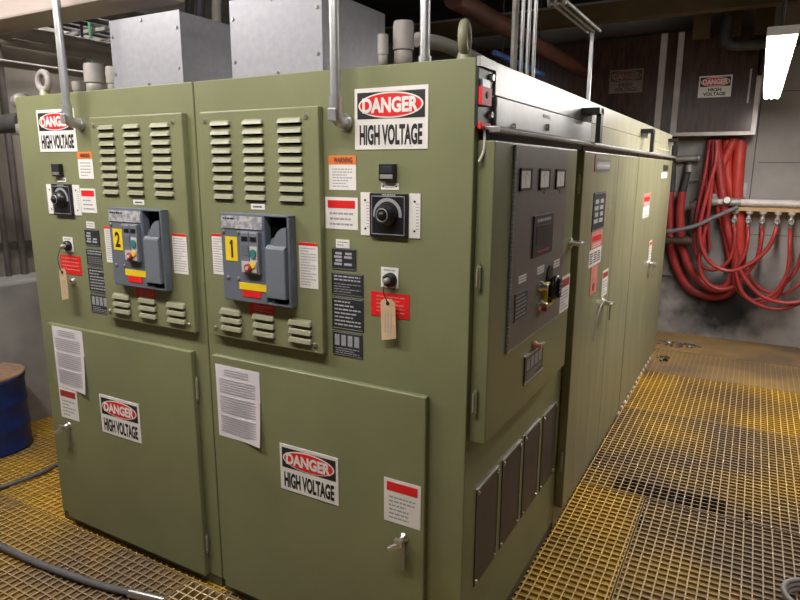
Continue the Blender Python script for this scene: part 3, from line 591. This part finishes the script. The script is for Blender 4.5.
notice(CFR, *quad((602.5,271),(608,269),(606.5,293),(601,298),CP), 'red_top_notice', cabC, REDD, 'narrow white card with a red band', .2, 5)
u, v = CP(603, 303); latch(CFR, u, v, 0, dc, 1.2); MB(CFR).box(u+.02, u+.03, v-.09, v-.01, .03, .036, DULL).build('padlock_hasp', dc)
s = MB(CFR); q0 = CP(592, 302); s.tube([s.P(u-.03, v, .01), s.P(u-.1, v+.01, .012), s.P(u-.17, v-.05, .008), s.P(u-.20, v-.16, .006)], .0025, PALE, 6); s.build('seal_wire', dc)
r = px((663.5,165),(667.5,170.5),CP); MB(CFR).box(*r, 0, .004, PLATE).build('nameplate', cabD); r = px((661.5,172.5),(666.5,178),CP); MB(CFR).box(*r, 0, .003, WHITE).build('engraved_label', cabD)
notice(CFR, *quad((644,194),(650.5,192.5),(649.5,205),(643,206.5),CP), 'red_label', cabD, RED, 'faded red label', .35, 2, body=SALMON, ink=WHITE)
notice(CFR, *quad((643,207),(649,205.5),(648.5,216.5),(642.5,218.5),CP), 'white_label', cabD, None, 'white label below the red one', .2, 3)
notice(CFR, *quad((649.5,241),(652,240),(650.5,261),(648,262.5),CP), 'red_top_notice', cabD, RED, 'narrow white card with a red tip', .15, 5)
u, v = CP(649, 263.5); latch(CFR, u, v, 0, dd, 1.4); MB(CFR).box(u-.05, u-.04, v-.09, v-.01, .03, .036, DULL).build('padlock_hasp', dd); MB(CFR).box(u+.03, u+.04, v-.08, v-.01, .03, .036, DULL).build('padlock_hasp', dd)
for i in range(13):
    yb = 2.56+i*.118; s = MB(); s.lathe((.0, yb, .055), (1,0,0), [(.020,0),(.020,.018),(.011,.026)], WHITE, 10); s.build('bolt', cabD, label='white-capped bolt' if i == 0 else None)

# ---- duct along the top of the side, drip rail and brackets
d = root('wireway_duct', (0, 0, 1.76), 'long olive wireway, near end greyed by painted lamp sheen, running along the top of the side cabinets', 'wireway')
for y0, y1, m in ((.112, 1.25, GALV), (1.252, YD-.003, CREAM), (YD, 4.19, CREAM)):  # near covers grey: lamp reflection on olive paint put into the colour
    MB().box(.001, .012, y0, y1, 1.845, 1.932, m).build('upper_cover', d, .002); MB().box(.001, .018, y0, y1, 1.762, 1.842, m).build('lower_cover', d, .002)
MB(SIDE(0)).prism([(1.742, .002), (1.759, .002), (1.759, .056), (1.752, .062), (1.742, .060)], .030, 4.16, GALV).build('drip_rail', d, .002)
screws(SIDE(0), [S(513.5+0, 127.5, .018), S(547,127.5,.018)], .018, .012, d)
s = MB(SIDE(0))
for i in range(9): u_ = 3.30+.09*i; s.ball(s.P(u_, 1.795, .018), .010, CREAM, 8)
s.build('rivet', d)
r = px((543.5,114),(549.5,119),lambda x, y: S(x, y, .018)); s = MB(SIDE(0)); s.box(r[0], r[1], r[2], r[3], .018, .0195, WHITE); s.rows(r[0]+.006, r[1]-.006, r[2]+.004, r[3]-.004, .02, 1, INKD, .6); s.build('paper_tag', d)
for y_, ln in ((1.16, .16), (2.66, .30), (4.02, .20)):
    s = MB(SIDE(0)); s.box(y_-.08, y_, 1.868, 1.892, .01, .085, BLACK); s.box(y_-.045, y_+.0, 1.755, 1.892, .066, .085, BLACK); s.box(y_-.055, y_-.03, 1.84, 1.876, .012, .05, GALV); s.build('clamp_bracket', d, .001)
MB(SIDE(0)).box(.002, .111, 1.908, 1.932, .001, .012, GALV).build('upper_cover', d)  # same painted sheen on the corner piece
il = root('key_interlock', (.02, .05, 1.76), 'black interlock block with a red padlock at the top corner of the cabinet', 'interlock')
MB(SIDE(0)).box(.002, .110, 1.755, 1.905, .0, .007, PLATE).build('housing', il, .002)
screws(SIDE(0), [(.088, 1.888), (.086, 1.792)], .007, .011, il)
s = MB(SIDE(0)); s.box(.004, .074, 1.812, 1.858, .007, .017, RED); s.box(.014, .068, 1.856, 1.878, .007, .014, GALV); s.disc(.038, 1.838, .007, .010, .017, .0185, INKD, 10); s.build('padlock', il, .003, label='red padlock')
s = MB(SIDE(0)); s.box(.003, .070, 1.750, 1.768, .007, .018, RED); s.build('red_lever', il, .002)
s = MB(SIDE(0)); s.tube([s.P(.030, 1.755, .014), s.P(.026, 1.72, .020), s.P(.022, 1.69, .018), s.P(.008, 1.665, .012)], .004, WIRE, 8); s.build('wire', il)

# ------------------------------------------------------------------ on top of the front cabinets
def jbox(x0, x1, y0, y1, z1, label):
    r = root('junction_box', ((x0+x1)/2, (y0+y1)/2, 1.9305), label, 'junction box', 'grey steel boxes on top of the cabinets')
    MB().box(x0, x1, y0, y1, 1.9305, z1, BOXG).build('box_body', r, .004)
    MB(FRONT(y0)).box(x0-.003, x1+.003, 1.933, z1+.003, .0005, .004, BOXG).build('front_cover', r, .001)
    H = z1-1.93; screws(FRONT(y0), [(x0+.012, 1.93+.25*H), (x0+.012, 1.93+.78*H), (x1-.014, 1.93+.25*H), (x1-.014, 1.93+.78*H), ((x0+x1)/2-.01, z1-.012), ((x0+x1)/2+.01, 1.93+.018)], .004, .0065, r)
jbox(-1.525, -1.155, .08, .42, 2.183, 'grey steel box on the left front cabinet')
jbox(-.915, -.545, .08, .46, 2.183, 'grey steel box on the right front cabinet')
def fitting(x, y, r, h, label):
    t = root('conduit_fitting', (x, y, 1.9305), label, 'conduit fitting', 'grey conduit fittings on top of the cabinets')
    MB().lathe((x, y, 1.9305), (0,0,1), [(r*.62,0),(r*.62,h*.12),(r*.86,h*.13),(r*.86,h*.40),(r*.80,h*.42)], FITT, 18).build('collar', t)
    MB().lathe((x, y, 1.9305+h*.42), (0,0,1), [(r,0),(r,h*.5),(r*.92,h*.58)], FITT, 18).build('bushing', t)
fitting(-.322, .07, .016, .095, 'small grey fitting right of the right steel box')
fitting(-.282, .12, .031, .135, 'large grey fitting between the right steel box and a thin conduit')
fitting(-1.73, .14, .040, .125, 'large grey fitting just left of the left steel box')
fitting(-1.82, .12, .020, .060, 'small grey fitting left of the large one')
fitting(-1.635, .16, .032, .110, 'grey fitting half hidden by the left steel box')
t = MB().tube([(-.28, .20, 2.03), (-.24, .34, 2.03), (-.20, .60, 2.00), (-.16, .95, 1.96)], .022, FITT); tag(t.build('grey_duct'), 'grey bent duct behind the large fitting on the right cabinet', 'duct')
def conduit(name, x, y, top, z, label, elbow):
    r = root(name, (x, 0, z), label, 'conduit', 'steel conduits rising from the front panels')
    MB().cyl((x, y, z), (x, y, top), .0150, COND).build('conduit_pipe', r)
    MB().cyl((x, y, z-.004), (x, y, z+.030), .019, COND).build('coupling', r)
    if elbow:
        s = MB(); s.tube([(x, y, z), (x, y, z-.016), (x, y+.012, z-.034), (x, -.010, z-.038)], .019, COND); s.build('elbow', r)
        MB().cyl((x, -.012, z-.038), (x, -.001, z-.038), .024, COND).build('lock_nut', r)
        MB().box(x-.014, x+.014, y-.022, y-.017, z-.040, z-.004, COND).build('inspection_cover', r, .003)
conduit('wall_conduit', F(66,100,-.055)[0], -.055, 3.3, F(66,113,-.055)[1], 'steel conduit with an elbow in front of the left danger sign', True)
conduit('wall_conduit', F(335.5,90,-.055)[0], -.055, 3.3, F(335,107,-.055)[1], 'steel conduit with an elbow left of the large danger sign', True)
conduit('wall_conduit', F(425,40,.10)[0], .10, 3.3, 1.9306, 'thin steel conduit standing on top of the right cabinet', False)
for i, (x, r_) in enumerate(((-.120, .012), (-.100, .0065), (-.084, .0065), (-.068, .0065))):
    y_ = .62+.02*i; o = MB().cyl((x, y_, 1.9305), (x, y_, 3.3), r_, COND if i else DULL).build('conduit_pipe'); tag(o, ['dull thick conduit, leftmost of the four behind the corner', 'thin steel conduit, second of the four behind the corner', 'thin steel conduit, third of the four behind the corner', 'thin steel conduit, rightmost of the four behind the corner'][i], 'conduit', 'bundle of conduits behind the corner')
tag(MB().box(-.108, -.092, 1.65, 1.665, 1.9305, 2.292, COND).build('steel_post'), 'thin steel post standing on the middle side cabinet', 'post')
for i, x in enumerate((-.128, -.100, -.070)):
    o = MB().tube([(x, 1.02, 3.2), (x, 1.02, 2.36), (x, 1.06, 2.305), (x, 1.14, 2.30), (x, 1.68, 2.30)], .0075, COND).build('overhead_conduit'); tag(o, ['leftmost', 'middle', 'rightmost'][i] + ' of three parallel overhead conduits running to the post', 'conduit', 'three parallel overhead conduits')

# ------------------------------------------------------------------ overhead clutter
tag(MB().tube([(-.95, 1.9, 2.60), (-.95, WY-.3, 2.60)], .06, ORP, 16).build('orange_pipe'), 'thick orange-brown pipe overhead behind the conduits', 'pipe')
s = MB().cyl((-1.02, 2.75, 2.44), (-1.02, 3.9, 2.44), .02, BLUEP, 12)
for y_ in (2.9, 3.75): s.cyl((-1.02, y_, 2.44), (-1.02, y_, 3.3), .004, DPIPE, 6)
tag(s.build('blue_pipe'), 'thin blue pipe overhead below the orange pipe', 'pipe')
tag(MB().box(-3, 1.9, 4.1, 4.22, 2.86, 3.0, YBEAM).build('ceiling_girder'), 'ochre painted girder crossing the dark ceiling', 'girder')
for i, (x, z, r_) in enumerate(((-2.55, 2.285, .038), (-2.35, 2.20, .018), (-2.72, 2.16, .018))):
    o = MB().cyl((x, -1.2 if i == 0 else -.6, z), (x, WY, z), r_, FITT, 16).build('overhead_pipe'); tag(o, ['thick grey pipe under the ceiling at left', 'thin grey pipe right of and below the thick one at left', 'lowest thin grey pipe, left of the thick one'][i], 'pipe', 'grey pipes under the ceiling at left')
tr = root('cable_tray', (-3.0, 1.5, 2.47), 'steel ladder cable tray under the ceiling at left', 'cable tray')
for x in (-3.42, -2.66): MB().box(x-.012, x+.012, .45, 4.8, 2.47, 2.55, TRAY).build('side_rail', tr)
for i in range(14): MB().box(-3.408, -2.672, .6+i*.26, .64+i*.26, 2.48, 2.50, GALV if i % 3 else TRAY).build('rung', tr)
for i in range(4): MB().cyl((-3.3+.12*i, .5, 2.522), (-3.3+.12*i, 4.7, 2.522), .02, DPIPE, 10).build('cable', tr)
for i, (a, b2) in enumerate((((-1.62, .5, 2.9), (-1.35, .30, 2.18)), ((-1.52, .5, 2.9), (-1.29, .30, 2.18)), ((-1.36, .55, 2.9), (-1.22, .32, 2.18)))):
    a = Vector(a); b2 = Vector(b2); mid = Vector(((a.x+b2.x)/2+.09, (a.y+b2.y)/2, 2.55)); o = MB().tube([a, mid, (b2.x+.02, b2.y, 2.32), b2], .018, DPIPE if i < 2 else FITT).build('flexible_conduit'); tag(o, ['left', 'middle', 'right'][i] + ' of three flexible conduits bending into the left steel box', 'conduit', 'flexible conduits over the left steel box')
tag(MB().tube([(-2.45, .3, 2.42), (-1.95, .34, 2.40), (-1.6, .38, 2.34), (-1.35, .4, 2.36)], .04, FITT).build('overhead_duct'), 'short grey duct with an open end above the left steel box', 'duct')
# things on the far left
x_, z_ = F(12, 108, .12)
lf = root('hose_coupling', (x_, .1, z_), 'dull metal pipe coupling sticking out left of the left cabinet', 'coupling')
MB().lathe((-2.064, .05, F0(12,100)[1]), (-1,0,0), [(.02,0),(.02,.02),(.035,.02),(.035,.05),(.026,.052),(.026,.08)], DULL, 14).build('upper_union', lf); MB().lathe((-2.10, .05, F0(14,135)[1]), (0,0,1), [(.025,0),(.036,.01),(.036,.045),(.024,.05),(.024,.12)], DULL, 14).build('lower_union', lf)
tag(MB().cyl((-2.9, .08, F0(10,120)[1]-.02), (-2.125, .06, F0(10,120)[1]-.005), .04, DPIPE).build('horizontal_pipe'), 'dark horizontal pipe at the left edge behind the coupling', 'pipe')
for i, (xa, r_) in enumerate(((-8, .018), (6, .018), (22, .022))):
    y_ = S(xa, 250, WX+.05)[0]; o = MB().cyl((WX+.05, y_, .941), (WX+.05, y_, 3.3), r_, TRAY if i else DULL, 12).build('wall_conduit'); tag(o, ['left', 'middle', 'right'][i] + ' vertical conduit on the left wall', 'conduit', 'vertical conduits on the left wall')
for i, z in enumerate((1.12, 1.9)):
    tag(MB().box(WX+.001, WX+.028, -.5, 2.2, z, z+.04, TRAY).build('strut_channel'), ['low steel strut holding the conduits on the left wall', 'high steel strut holding the conduits on the left wall'][i], 'strut')
o = MB().cyl((-3.0, 1.05, 2.0), (-3.0, 1.05, 3.3), .010, mat('green_pipe', (.05,.16,.09), .5), 10).build('green_conduit'); tag(o, 'thin green vertical conduit behind the left lifting eye', 'conduit')
tag(MB().cyl((-3.08, 1.05, 2.0), (-3.08, 1.05, 3.3), .008, DPIPE, 10).build('hanging_rod'), 'dark hanging rod beside the green conduit', 'rod')
# drum
dm = root('steel_drum', (-3.16, .27, 0), 'blue steel drum with a wooden lid on the grating at left', 'drum')
MB().lathe((-3.16, .27, .001), (0,0,1), [(.195,0),(.205,.008),(.200,.02),(.198,.13),(.205,.145),(.198,.16),(.198,.28),(.205,.295),(.198,.31),(.198,.42),(.204,.43),(.204,.445),(.192,.446)], BLUE, 40).build('drum_body', dm)
MB().lathe((-3.16, .27, .447), (0,0,1), [(.203,0),(.206,.004),(.206,.014),(.203,.018)], LIDW, 40).build('lid', dm, label='round wooden lid')

# ------------------------------------------------------------------ hoses on the floor
def ground(pts, z): return [(G(x, y, z)[0], G(x, y, z)[1], z) for x, y in pts]
hs = root('grey_hose', (*G(60,568), 0), 'grey hose with a steel coupling lying on the grating bottom left', 'hose')
MB().tube(ground([(-60,520),(0,546),(35,562),(70,575),(100,585),(132,593)], .019), .014, GREY_C).build('hose', hs)
p0, p1 = ground([(130,592.5),(165,601)], .02); MB().cyl(p0, p1, .018, CHROME).build('coupling', hs, label='bright steel coupling')
tag(MB().tube(ground([(-40,500),(0,487.5),(25,479),(45,471),(62,464)], .014) + [(-2.35,.45,.013), (-2.3,.9,.013)], .011, GREY_C).build('black_cable'), 'dark cable on the yellow grating beside the drum', 'cable')
cc = Vector((1.035, 1.03, 0))
s = MB(); pts = []
for i in range(60):
    t = i*2*math.pi/20; rr = .10+.006*(i/20); pts.append((cc.x+rr*math.cos(t), cc.y+rr*math.sin(t), .012+.016*i/20))
s.tube(pts, .010, FITT, 8, 2); tag(s.build('coiled_cable'), 'coiled grey cable on the grating in the bottom right corner', 'cable')
def debris(cx, cy, n, sx, sy, m, name, label, h=.02):
    s = MB()
    for i in range(n):
        a = random.uniform(0, 6.28); q = random.random()**.5; x = cx+sx*q*math.cos(a); y = cy+sy*q*math.sin(a); r_ = random.uniform(.012, .035)
        p = [Vector((x+random.uniform(-r_, r_), y+random.uniform(-r_, r_), .004+random.uniform(0, h))) for _ in range(3)] + [Vector((x, y, .004+h*1.4*random.random()))]
        s.add(p, [(0,1,2),(0,3,1),(1,3,2),(2,3,0)], m)
    tag(s.build(name), label, 'debris')
debris(.17, 4.76, 90, .20, .10, FOIL, 'crumpled_foil', 'crumpled silvery sheet on the dirty floor near the back wall')
debris(.10, 4.2, 26, .05, .12, DPIPE, 'rag', 'small dark rag on the floor at the end of the side cabinets')

# ------------------------------------------------------------------ screened enclosure high on the back wall
YEN = 5.0
en = root('screened_enclosure', (.2, YEN, 1.97), 'smoked brown panelled enclosure in a metal frame high on the back wall', 'enclosure')
xa, xb, xc = F(658,120,YEN)[0], F(674.5,120,YEN)[0], F(757,120,YEN)[0]
ztop = 2.88
for x, z0, wd in ((xa, 1.90, .055), (xb, 1.985, .05), (xc-.02, 1.985, .04)): MB(FRONT(YEN)).box(x-wd/2, x+wd/2, z0, ztop-(0 if x < 0 else .42 if x > .3 else .1), 0, .04, FRAME).build('frame_post', en)
MB(FRONT(YEN)).box(xb-.03, xc, 1.958, 1.990, 0, .045, FRAME).build('bottom_rail', en)
MB(FRONT(YEN)).box(xb+.025, xc-.04, 1.99, ztop, -.02, .01, SMOKE).build('smoked_panel', en)
MB(FRONT(YEN)).box(xa+.028, xb-.026, 1.91, ztop, -.02, .01, SMOKE).build('smoked_panel', en)
MB(FRONT(YEN)).box(-2.2, xa-.028, 1.91, ztop, -.02, .01, SMOKE).build('smoked_panel', en)
MB().box(-2.2, xc-.03, YEN+.03, WY-.001, 1.975, 2.0, DPIPE).build('bottom_plate', en); MB().box(xc-.025, xc-.005, YEN+.02, WY-.001, 1.99, ztop, SMOKE).build('end_panel', en)
MB(FRONT(YEN)).box(F(748,100,YEN)[0]-.008, F(748,100,YEN)[0]+.006, F(748,103,YEN)[1], F(750,69,YEN)[1], .01, .02, GALV).build('latch_rod', en)
EF = FRONT(YEN-.012); EP = lambda x, y: F(x, y, YEN-.015)
for q, lab, wt, rd, ik in ((((699,76.5),(732.5,74.5),(731,96.5),(698,98)), 'clean white danger sign on the smoked panel right of the frame posts', WHITE, RED, INKD),
                       (((609.5,71),(643.5,67.5),(642.5,91.5),(609,94.5)), 'dark tan danger sign on the dark panel left of the frame posts', mat('tan_sign', (.17,.13,.09), .6, var=.2, scale=12), mat('dark_red_sign', (.13,.03,.025), .6), mat('brown_ink', (.04,.03,.025), .6))):  # second sign drawn in darker, browner colours
    o = danger(EF, *quad(*q, EP), name='danger_sign', lines=('HIGH', 'VOLTAGE'), white=wt, red=rd, ink=ik); tag(o, lab, 'sign')
tag(MB().tube([(.30, 4.7, 3.3), (.30, 4.7, 2.80), (.32, 4.7, 2.72), (.42, 4.7, 2.68), (.85, 4.68, 2.68)], .045, DPIPE, 14).build('overhead_elbow_pipe'), 'dark pipe with an elbow above the clean danger sign', 'pipe')
for i, x in enumerate((.10, .34, .58)): tag(MB().box(x-.07, x+.07, 4.80, 4.86, 2.78, 3.3, YBEAM).build('ochre_stub'), ['left', 'middle', 'right'][i] + ' of three ochre blocks above the clean danger sign', 'block', 'ochre blocks over the enclosure')

# ------------------------------------------------------------------ manifold, valves and hoses on the back wall
YM = 5.08
def M(x, y, Y=YM): a = F(x, y, Y); return (a[0], Y, a[1])
zM = M(760, 203)[2]
mf = root('water_manifold', (.9, YM, zM), 'pale horizontal manifold pipe with a gauge on the back wall', 'manifold')
MB().cyl((M(706,203)[0], YM, zM), (3.2, YM, zM), .026, WPIPE, 16).build('manifold_pipe', mf)
MB().cyl((M(741,203)[0], YM, zM), (3.2, YM, zM), .032, WPIPE, 16).build('pipe_sleeve', mf)
for x0, x1, r_ in ((706, 718, .042), (728, 741, .036)): MB().cyl((M(x0,203)[0], YM, zM), (M(x1,203)[0], YM, zM), r_, DULL, 12).build('valve_body', mf)
MB().box(M(712,203)[0]-.03, M(712,203)[0]+.03, YM-.02, YM+.02, zM+.04, zM+.075, GALV).build('valve_handle', mf)
gx = M(727,203)[0]; MB().lathe((gx, YM-.035, zM+.02), (0,-1,0), [(.035,0),(.035,.02),(.028,.024)], DULL, 20).lathe((gx, YM-.059, zM+.02), (0,-1,0), [(.028,0),(.027,.001)], WHITE, 20).build('pressure_gauge', mf)
tag(MB().box(M(735,203)[0], 3.2, YM-.02, WY-.001, zM-.075, zM-.042, WOOD).build('wooden_rail'), 'tan wooden rail under the pale manifold pipe', 'rail')
tag(MB(FRONT(WY-.04)).box(M(741,203,WY)[0]-.02, M(741,203,WY)[0]+.035, F(743,197,WY)[1], F(743,183,WY)[1], 0, .039, GALV).build('wall_box'), 'small pale metal box above the left end of the manifold', 'box')
vx = [M(735,215)[0], M(749,215)[0], M(763,215)[0], M(778,215)[0], M(792,215)[0]]
vx += [vx[-1]+(vx[4]-vx[0])/4*k for k in (1, 2)]
v0 = None
vlabels = ['under the left end of the wooden rail', 'second from the left under the wooden rail', 'middle of the five under the wooden rail', 'fourth from the left under the wooden rail', 'at the right edge of the photo under the wooden rail', 'a', 'b']
for i, x in enumerate(vx[:5]):
    if v0 is None:
        v0 = root('hose_valve', (x, YM, zM-.19), 'x', 'valve', 'brass and steel hose valves in a row'); zt = zM-.076
        MB().lathe((x, YM, zt-.03), (0,0,1), [(.018,0),(.030,.010),(.032,.028)], WPIPE, 14).build('valve_cap', v0)
        MB().lathe((x, YM, zt-.15), (0,0,1), [(.012,0),(.016,.01),(.016,.03),(.022,.04),(.022,.09),(.014,.10),(.014,.12)], DULL, 14).build('valve_body', v0)
        MB().torus((x, YM-.026, zt-.085), (0,1,0), .020, .006, GALV, 16, 8).build('valve_lever', v0); v = v0
    else: v = dup(v0, (x-vx[0], 0, 0))
    v['label'] = 'hose valve ' + vlabels[i]
zv = zM-.076-.15
def hose(pts, r_, m, label, first=None, Y=YM, name='red_hose', depth=None):
    P = [first] if first else []
    for j, p in enumerate(pts):
        Yj = Y if depth is None else depth[j]; P.append(M(p[0], p[1], Yj))
    o = MB().tube(P, r_, m, 10, 6).build(name); return tag(o, label, 'hose', 'red hoses on the back wall')
V = lambda i: (vx[i], YM, zv+.002)
hose([(735,232),(733,250),(726,264),(712,270),(700,263),(695,245),(697,215),(704,180),(709,150),(711,140)], .018, HOSE, 'red hose from the leftmost valve looping left and up', V(0), 5.04)
hose([(748,238),(744,255),(736,268)], .018, HOSE, 'short red hose hanging from the second valve', V(1), 5.02)
hose([(762,235),(757,258),(748,272),(735,286),(718,289),(704,279),(699,262),(703,240),(708,215),(712,180),(714,140)], .018, HOSE, 'red hose from the middle valve in the lowest left loop', V(2), 4.98)
hose([(776,230),(768,248),(750,264),(730,271),(712,264),(702,248),(700,225),(708,190),(716,160),(717,140)], .019, HOSE, 'red hose from the fourth valve in a broad shallow loop', V(3), 4.94)
hose([(790,240),(788,270),(779,288),(768,297),(752,300),(738,290),(734,275),(737,258)], .018, HOSE, 'red hose from the rightmost visible valve', V(4), 4.96)
hose([(828,230),(806,245),(796,270),(784,285),(775,298),(755,302),(742,294),(730,282)], .018, HOSE, 'red hose curving down at the right edge, inner one', None, 5.08)
hose([(822,270),(800,284),(785,294),(765,291),(752,280),(742,262)], .016, HOSE, 'thin red hose crossing low between the loops', None, 5.14)
hose([(830,288),(806,300),(780,309),(757,304),(742,292),(736,272)], .019, HOSE, 'lowest red hose sweeping out at the right edge', None, 4.90)
hose([(838,270),(812,296),(790,303),(765,298),(748,283),(740,270)], .018, HOSE, 'red hose above the lowest one at the right edge', None, 4.86)
hose([(669.5,192),(670,215),(671,245),(678,270),(690,288),(710,296),(728,293),(736,278),(738,255),(738,228)], .042, HOSE, 'thick dark red hose in the big loop, outer one', None, 5.20)
hose([(682,192),(680,215),(682,245),(690,268),(704,284),(720,289),(731,280),(736,262),(728,228),(722,190),(717,140)], .040, HOSE, 'thick dark red hose in the big loop, inner one', None, 5.12)
hose([(741,140),(738,175),(737,200),(740,225),(740,262)], .055, HOSE2, 'thickest bright red hose hanging behind the manifold', None, 5.18)
hose([(728,140),(727,170),(733,200),(738,232)], .050, HOSE2, 'bright red hose hanging beside the thickest one', None, 5.20)
hose([(735,138),(721,170),(718,200),(726,230),(732,262)], .040, HOSE2, 'bright red hose crossing behind the thick ones', None, 5.16)
for i, (x0, x1) in enumerate(((708, 704), (712, 708.5))):
    hose([(x0, 138), ((x0+x1)/2, 180), (x1, 225), (x1+1, 250)], .014, HOSE, ['leftmost thin straight red hose under the enclosure', 'second thin straight red hose under the enclosure'][i], None, 5.21)
o = MB().tube([M(655,231,4.9), M(672,231,4.9), M(695,226,4.92), M(715,217,4.95), M(738,207,5.0)], .020, GREY_C).build('grey_cable'); tag(o, 'grey cable sagging across the dark pipes to the manifold', 'cable')
vp = root('vertical_pipework', (M(688,210)[0], 5.18, 1.2), 'dark fittings and valves between the far cabinet and the red hoses', 'pipework')
MB().cyl(M(674,135,5.2), M(672,192,5.2), .03, DPIPE).build('pipe', vp); MB().cyl(M(690,160,5.2), M(683,192,5.2), .032, DPIPE).build('pipe', vp)
MB().cyl(M(676,159,5.16), M(697,158,5.16), .030, DULL).build('valve_body', vp); MB().cyl(M(689,165,5.18), M(689,172,5.18), .034, DULL).build('union', vp)
MB().cyl(M(698,158,5.16), M(700,158,5.16), .040, GALV).build('flange', vp); MB().cyl(M(688,180,5.2), M(704,180,5.2), .008, DULL, 8).build('thin_pipe', vp)
MB().tube([M(706,203,5.1), M(697,203,5.1), M(694,208,5.1), M(693,232,5.12)], .036, RUSTY).build('rusty_elbow', vp); MB().cyl(M(689,206.5,5.1), M(699,206.5,5.1), .046, RUSTY).build('collar', vp); MB().cyl(M(664,240,5.02), M(692,241,5.02), .034, RUSTY).build('rusty_pipe', vp)
for x in (667, 686): MB().cyl(M(x-2.5,240.3,5.02), M(x+2.5,240.5,5.02), .048, RUSTY).build('collar', vp)
tag(MB().cyl(M(640,275,5.2), M(672,276,5.2), .012, DPIPE, 8).build('wall_rod'), 'thin dark rod low on the back wall beside the far cabinet', 'rod')
tag(MB(FRONT(WY)).disc(M(791,152,WY)[0]+.25, M(793,172,WY)[2], .03, .045, 0, .012, DPIPE).build('wall_plug'), 'small dark round cap on the back wall', 'cap')

# ------------------------------------------------------------------ lamps
def fixture(x, y, z, L, W_, along, label, watts, tubes, cat='fluorescent light', face=(0,0,-1), wide=.16, hang=True):
    r = root('fluorescent_light', (x, y, z), label, cat)
    hx, hy = (wide/2, L/2) if along == 'y' else (L/2, wide/2)
    s = MB(); s.box(x-hx*1.15, x+hx*1.15, y-hy*(1.15 if along == 'x' else 1.02), y+hy*(1.15 if along == 'x' else 1.02), z+.03, z+.07, WHITE); s.build('housing', r, .004)
    for i in range(tubes):
        o = (i-(tubes-1)/2)*wide/tubes
        p0, p1 = ((x+o, y-L/2, z), (x+o, y+L/2, z)) if along == 'y' else ((x-L/2, y+o, z), (x+L/2, y+o, z))
        MB().cyl(p0, p1, .019, TUBE, 12).build('tube', r)
    if hang:
        for t in (-.35, .35):
            q = (x, y+t*L, 0) if along == 'y' else (x+t*L, y, 0); MB().cyl((q[0], q[1], z+.07), (q[0], q[1], 3.3), .005, DPIPE, 6).build('hanger', r)
    ld = bpy.data.lights.new('light', 'AREA'); ld.shape = 'RECTANGLE'; ld.size = L if along == 'x' else wide; ld.size_y = wide if along == 'x' else L
    ld.energy = watts; ld.color = (1, .955, .90); lo = bpy.data.objects.new('light', ld); C.objects.link(lo); lo.parent = r; lo.location = (0, 0, -.03); return r
fixture(.695, 3.10, 2.215, 2.4, 0, 'y', 'lit fluorescent fixture hanging over the far aisle', AISLE_W, 3, wide=.11)
for i, (x, y, z, wt) in enumerate(FIX_FRONT): fixture(x, y, z, 1.2, 0, 'x', ['fluorescent fixture over the front aisle, left one', 'fluorescent fixture over the front aisle, right one'][i], wt, 2)
fixture(2.3, 1.6, 2.9, 1.2, 0, 'y', 'unseen fluorescent fixture lighting the aisle from the right', UNSEEN_AISLE_W, 2)  # out of view, set to light the side cabinets and right floor
fixture(-3.0, 1.0, 2.85, 1.2, 0, 'y', 'added unseen fluorescent fixture brightening the passage at left', 17, 2)  # added lamp, hidden by the beam, to brighten the left wall
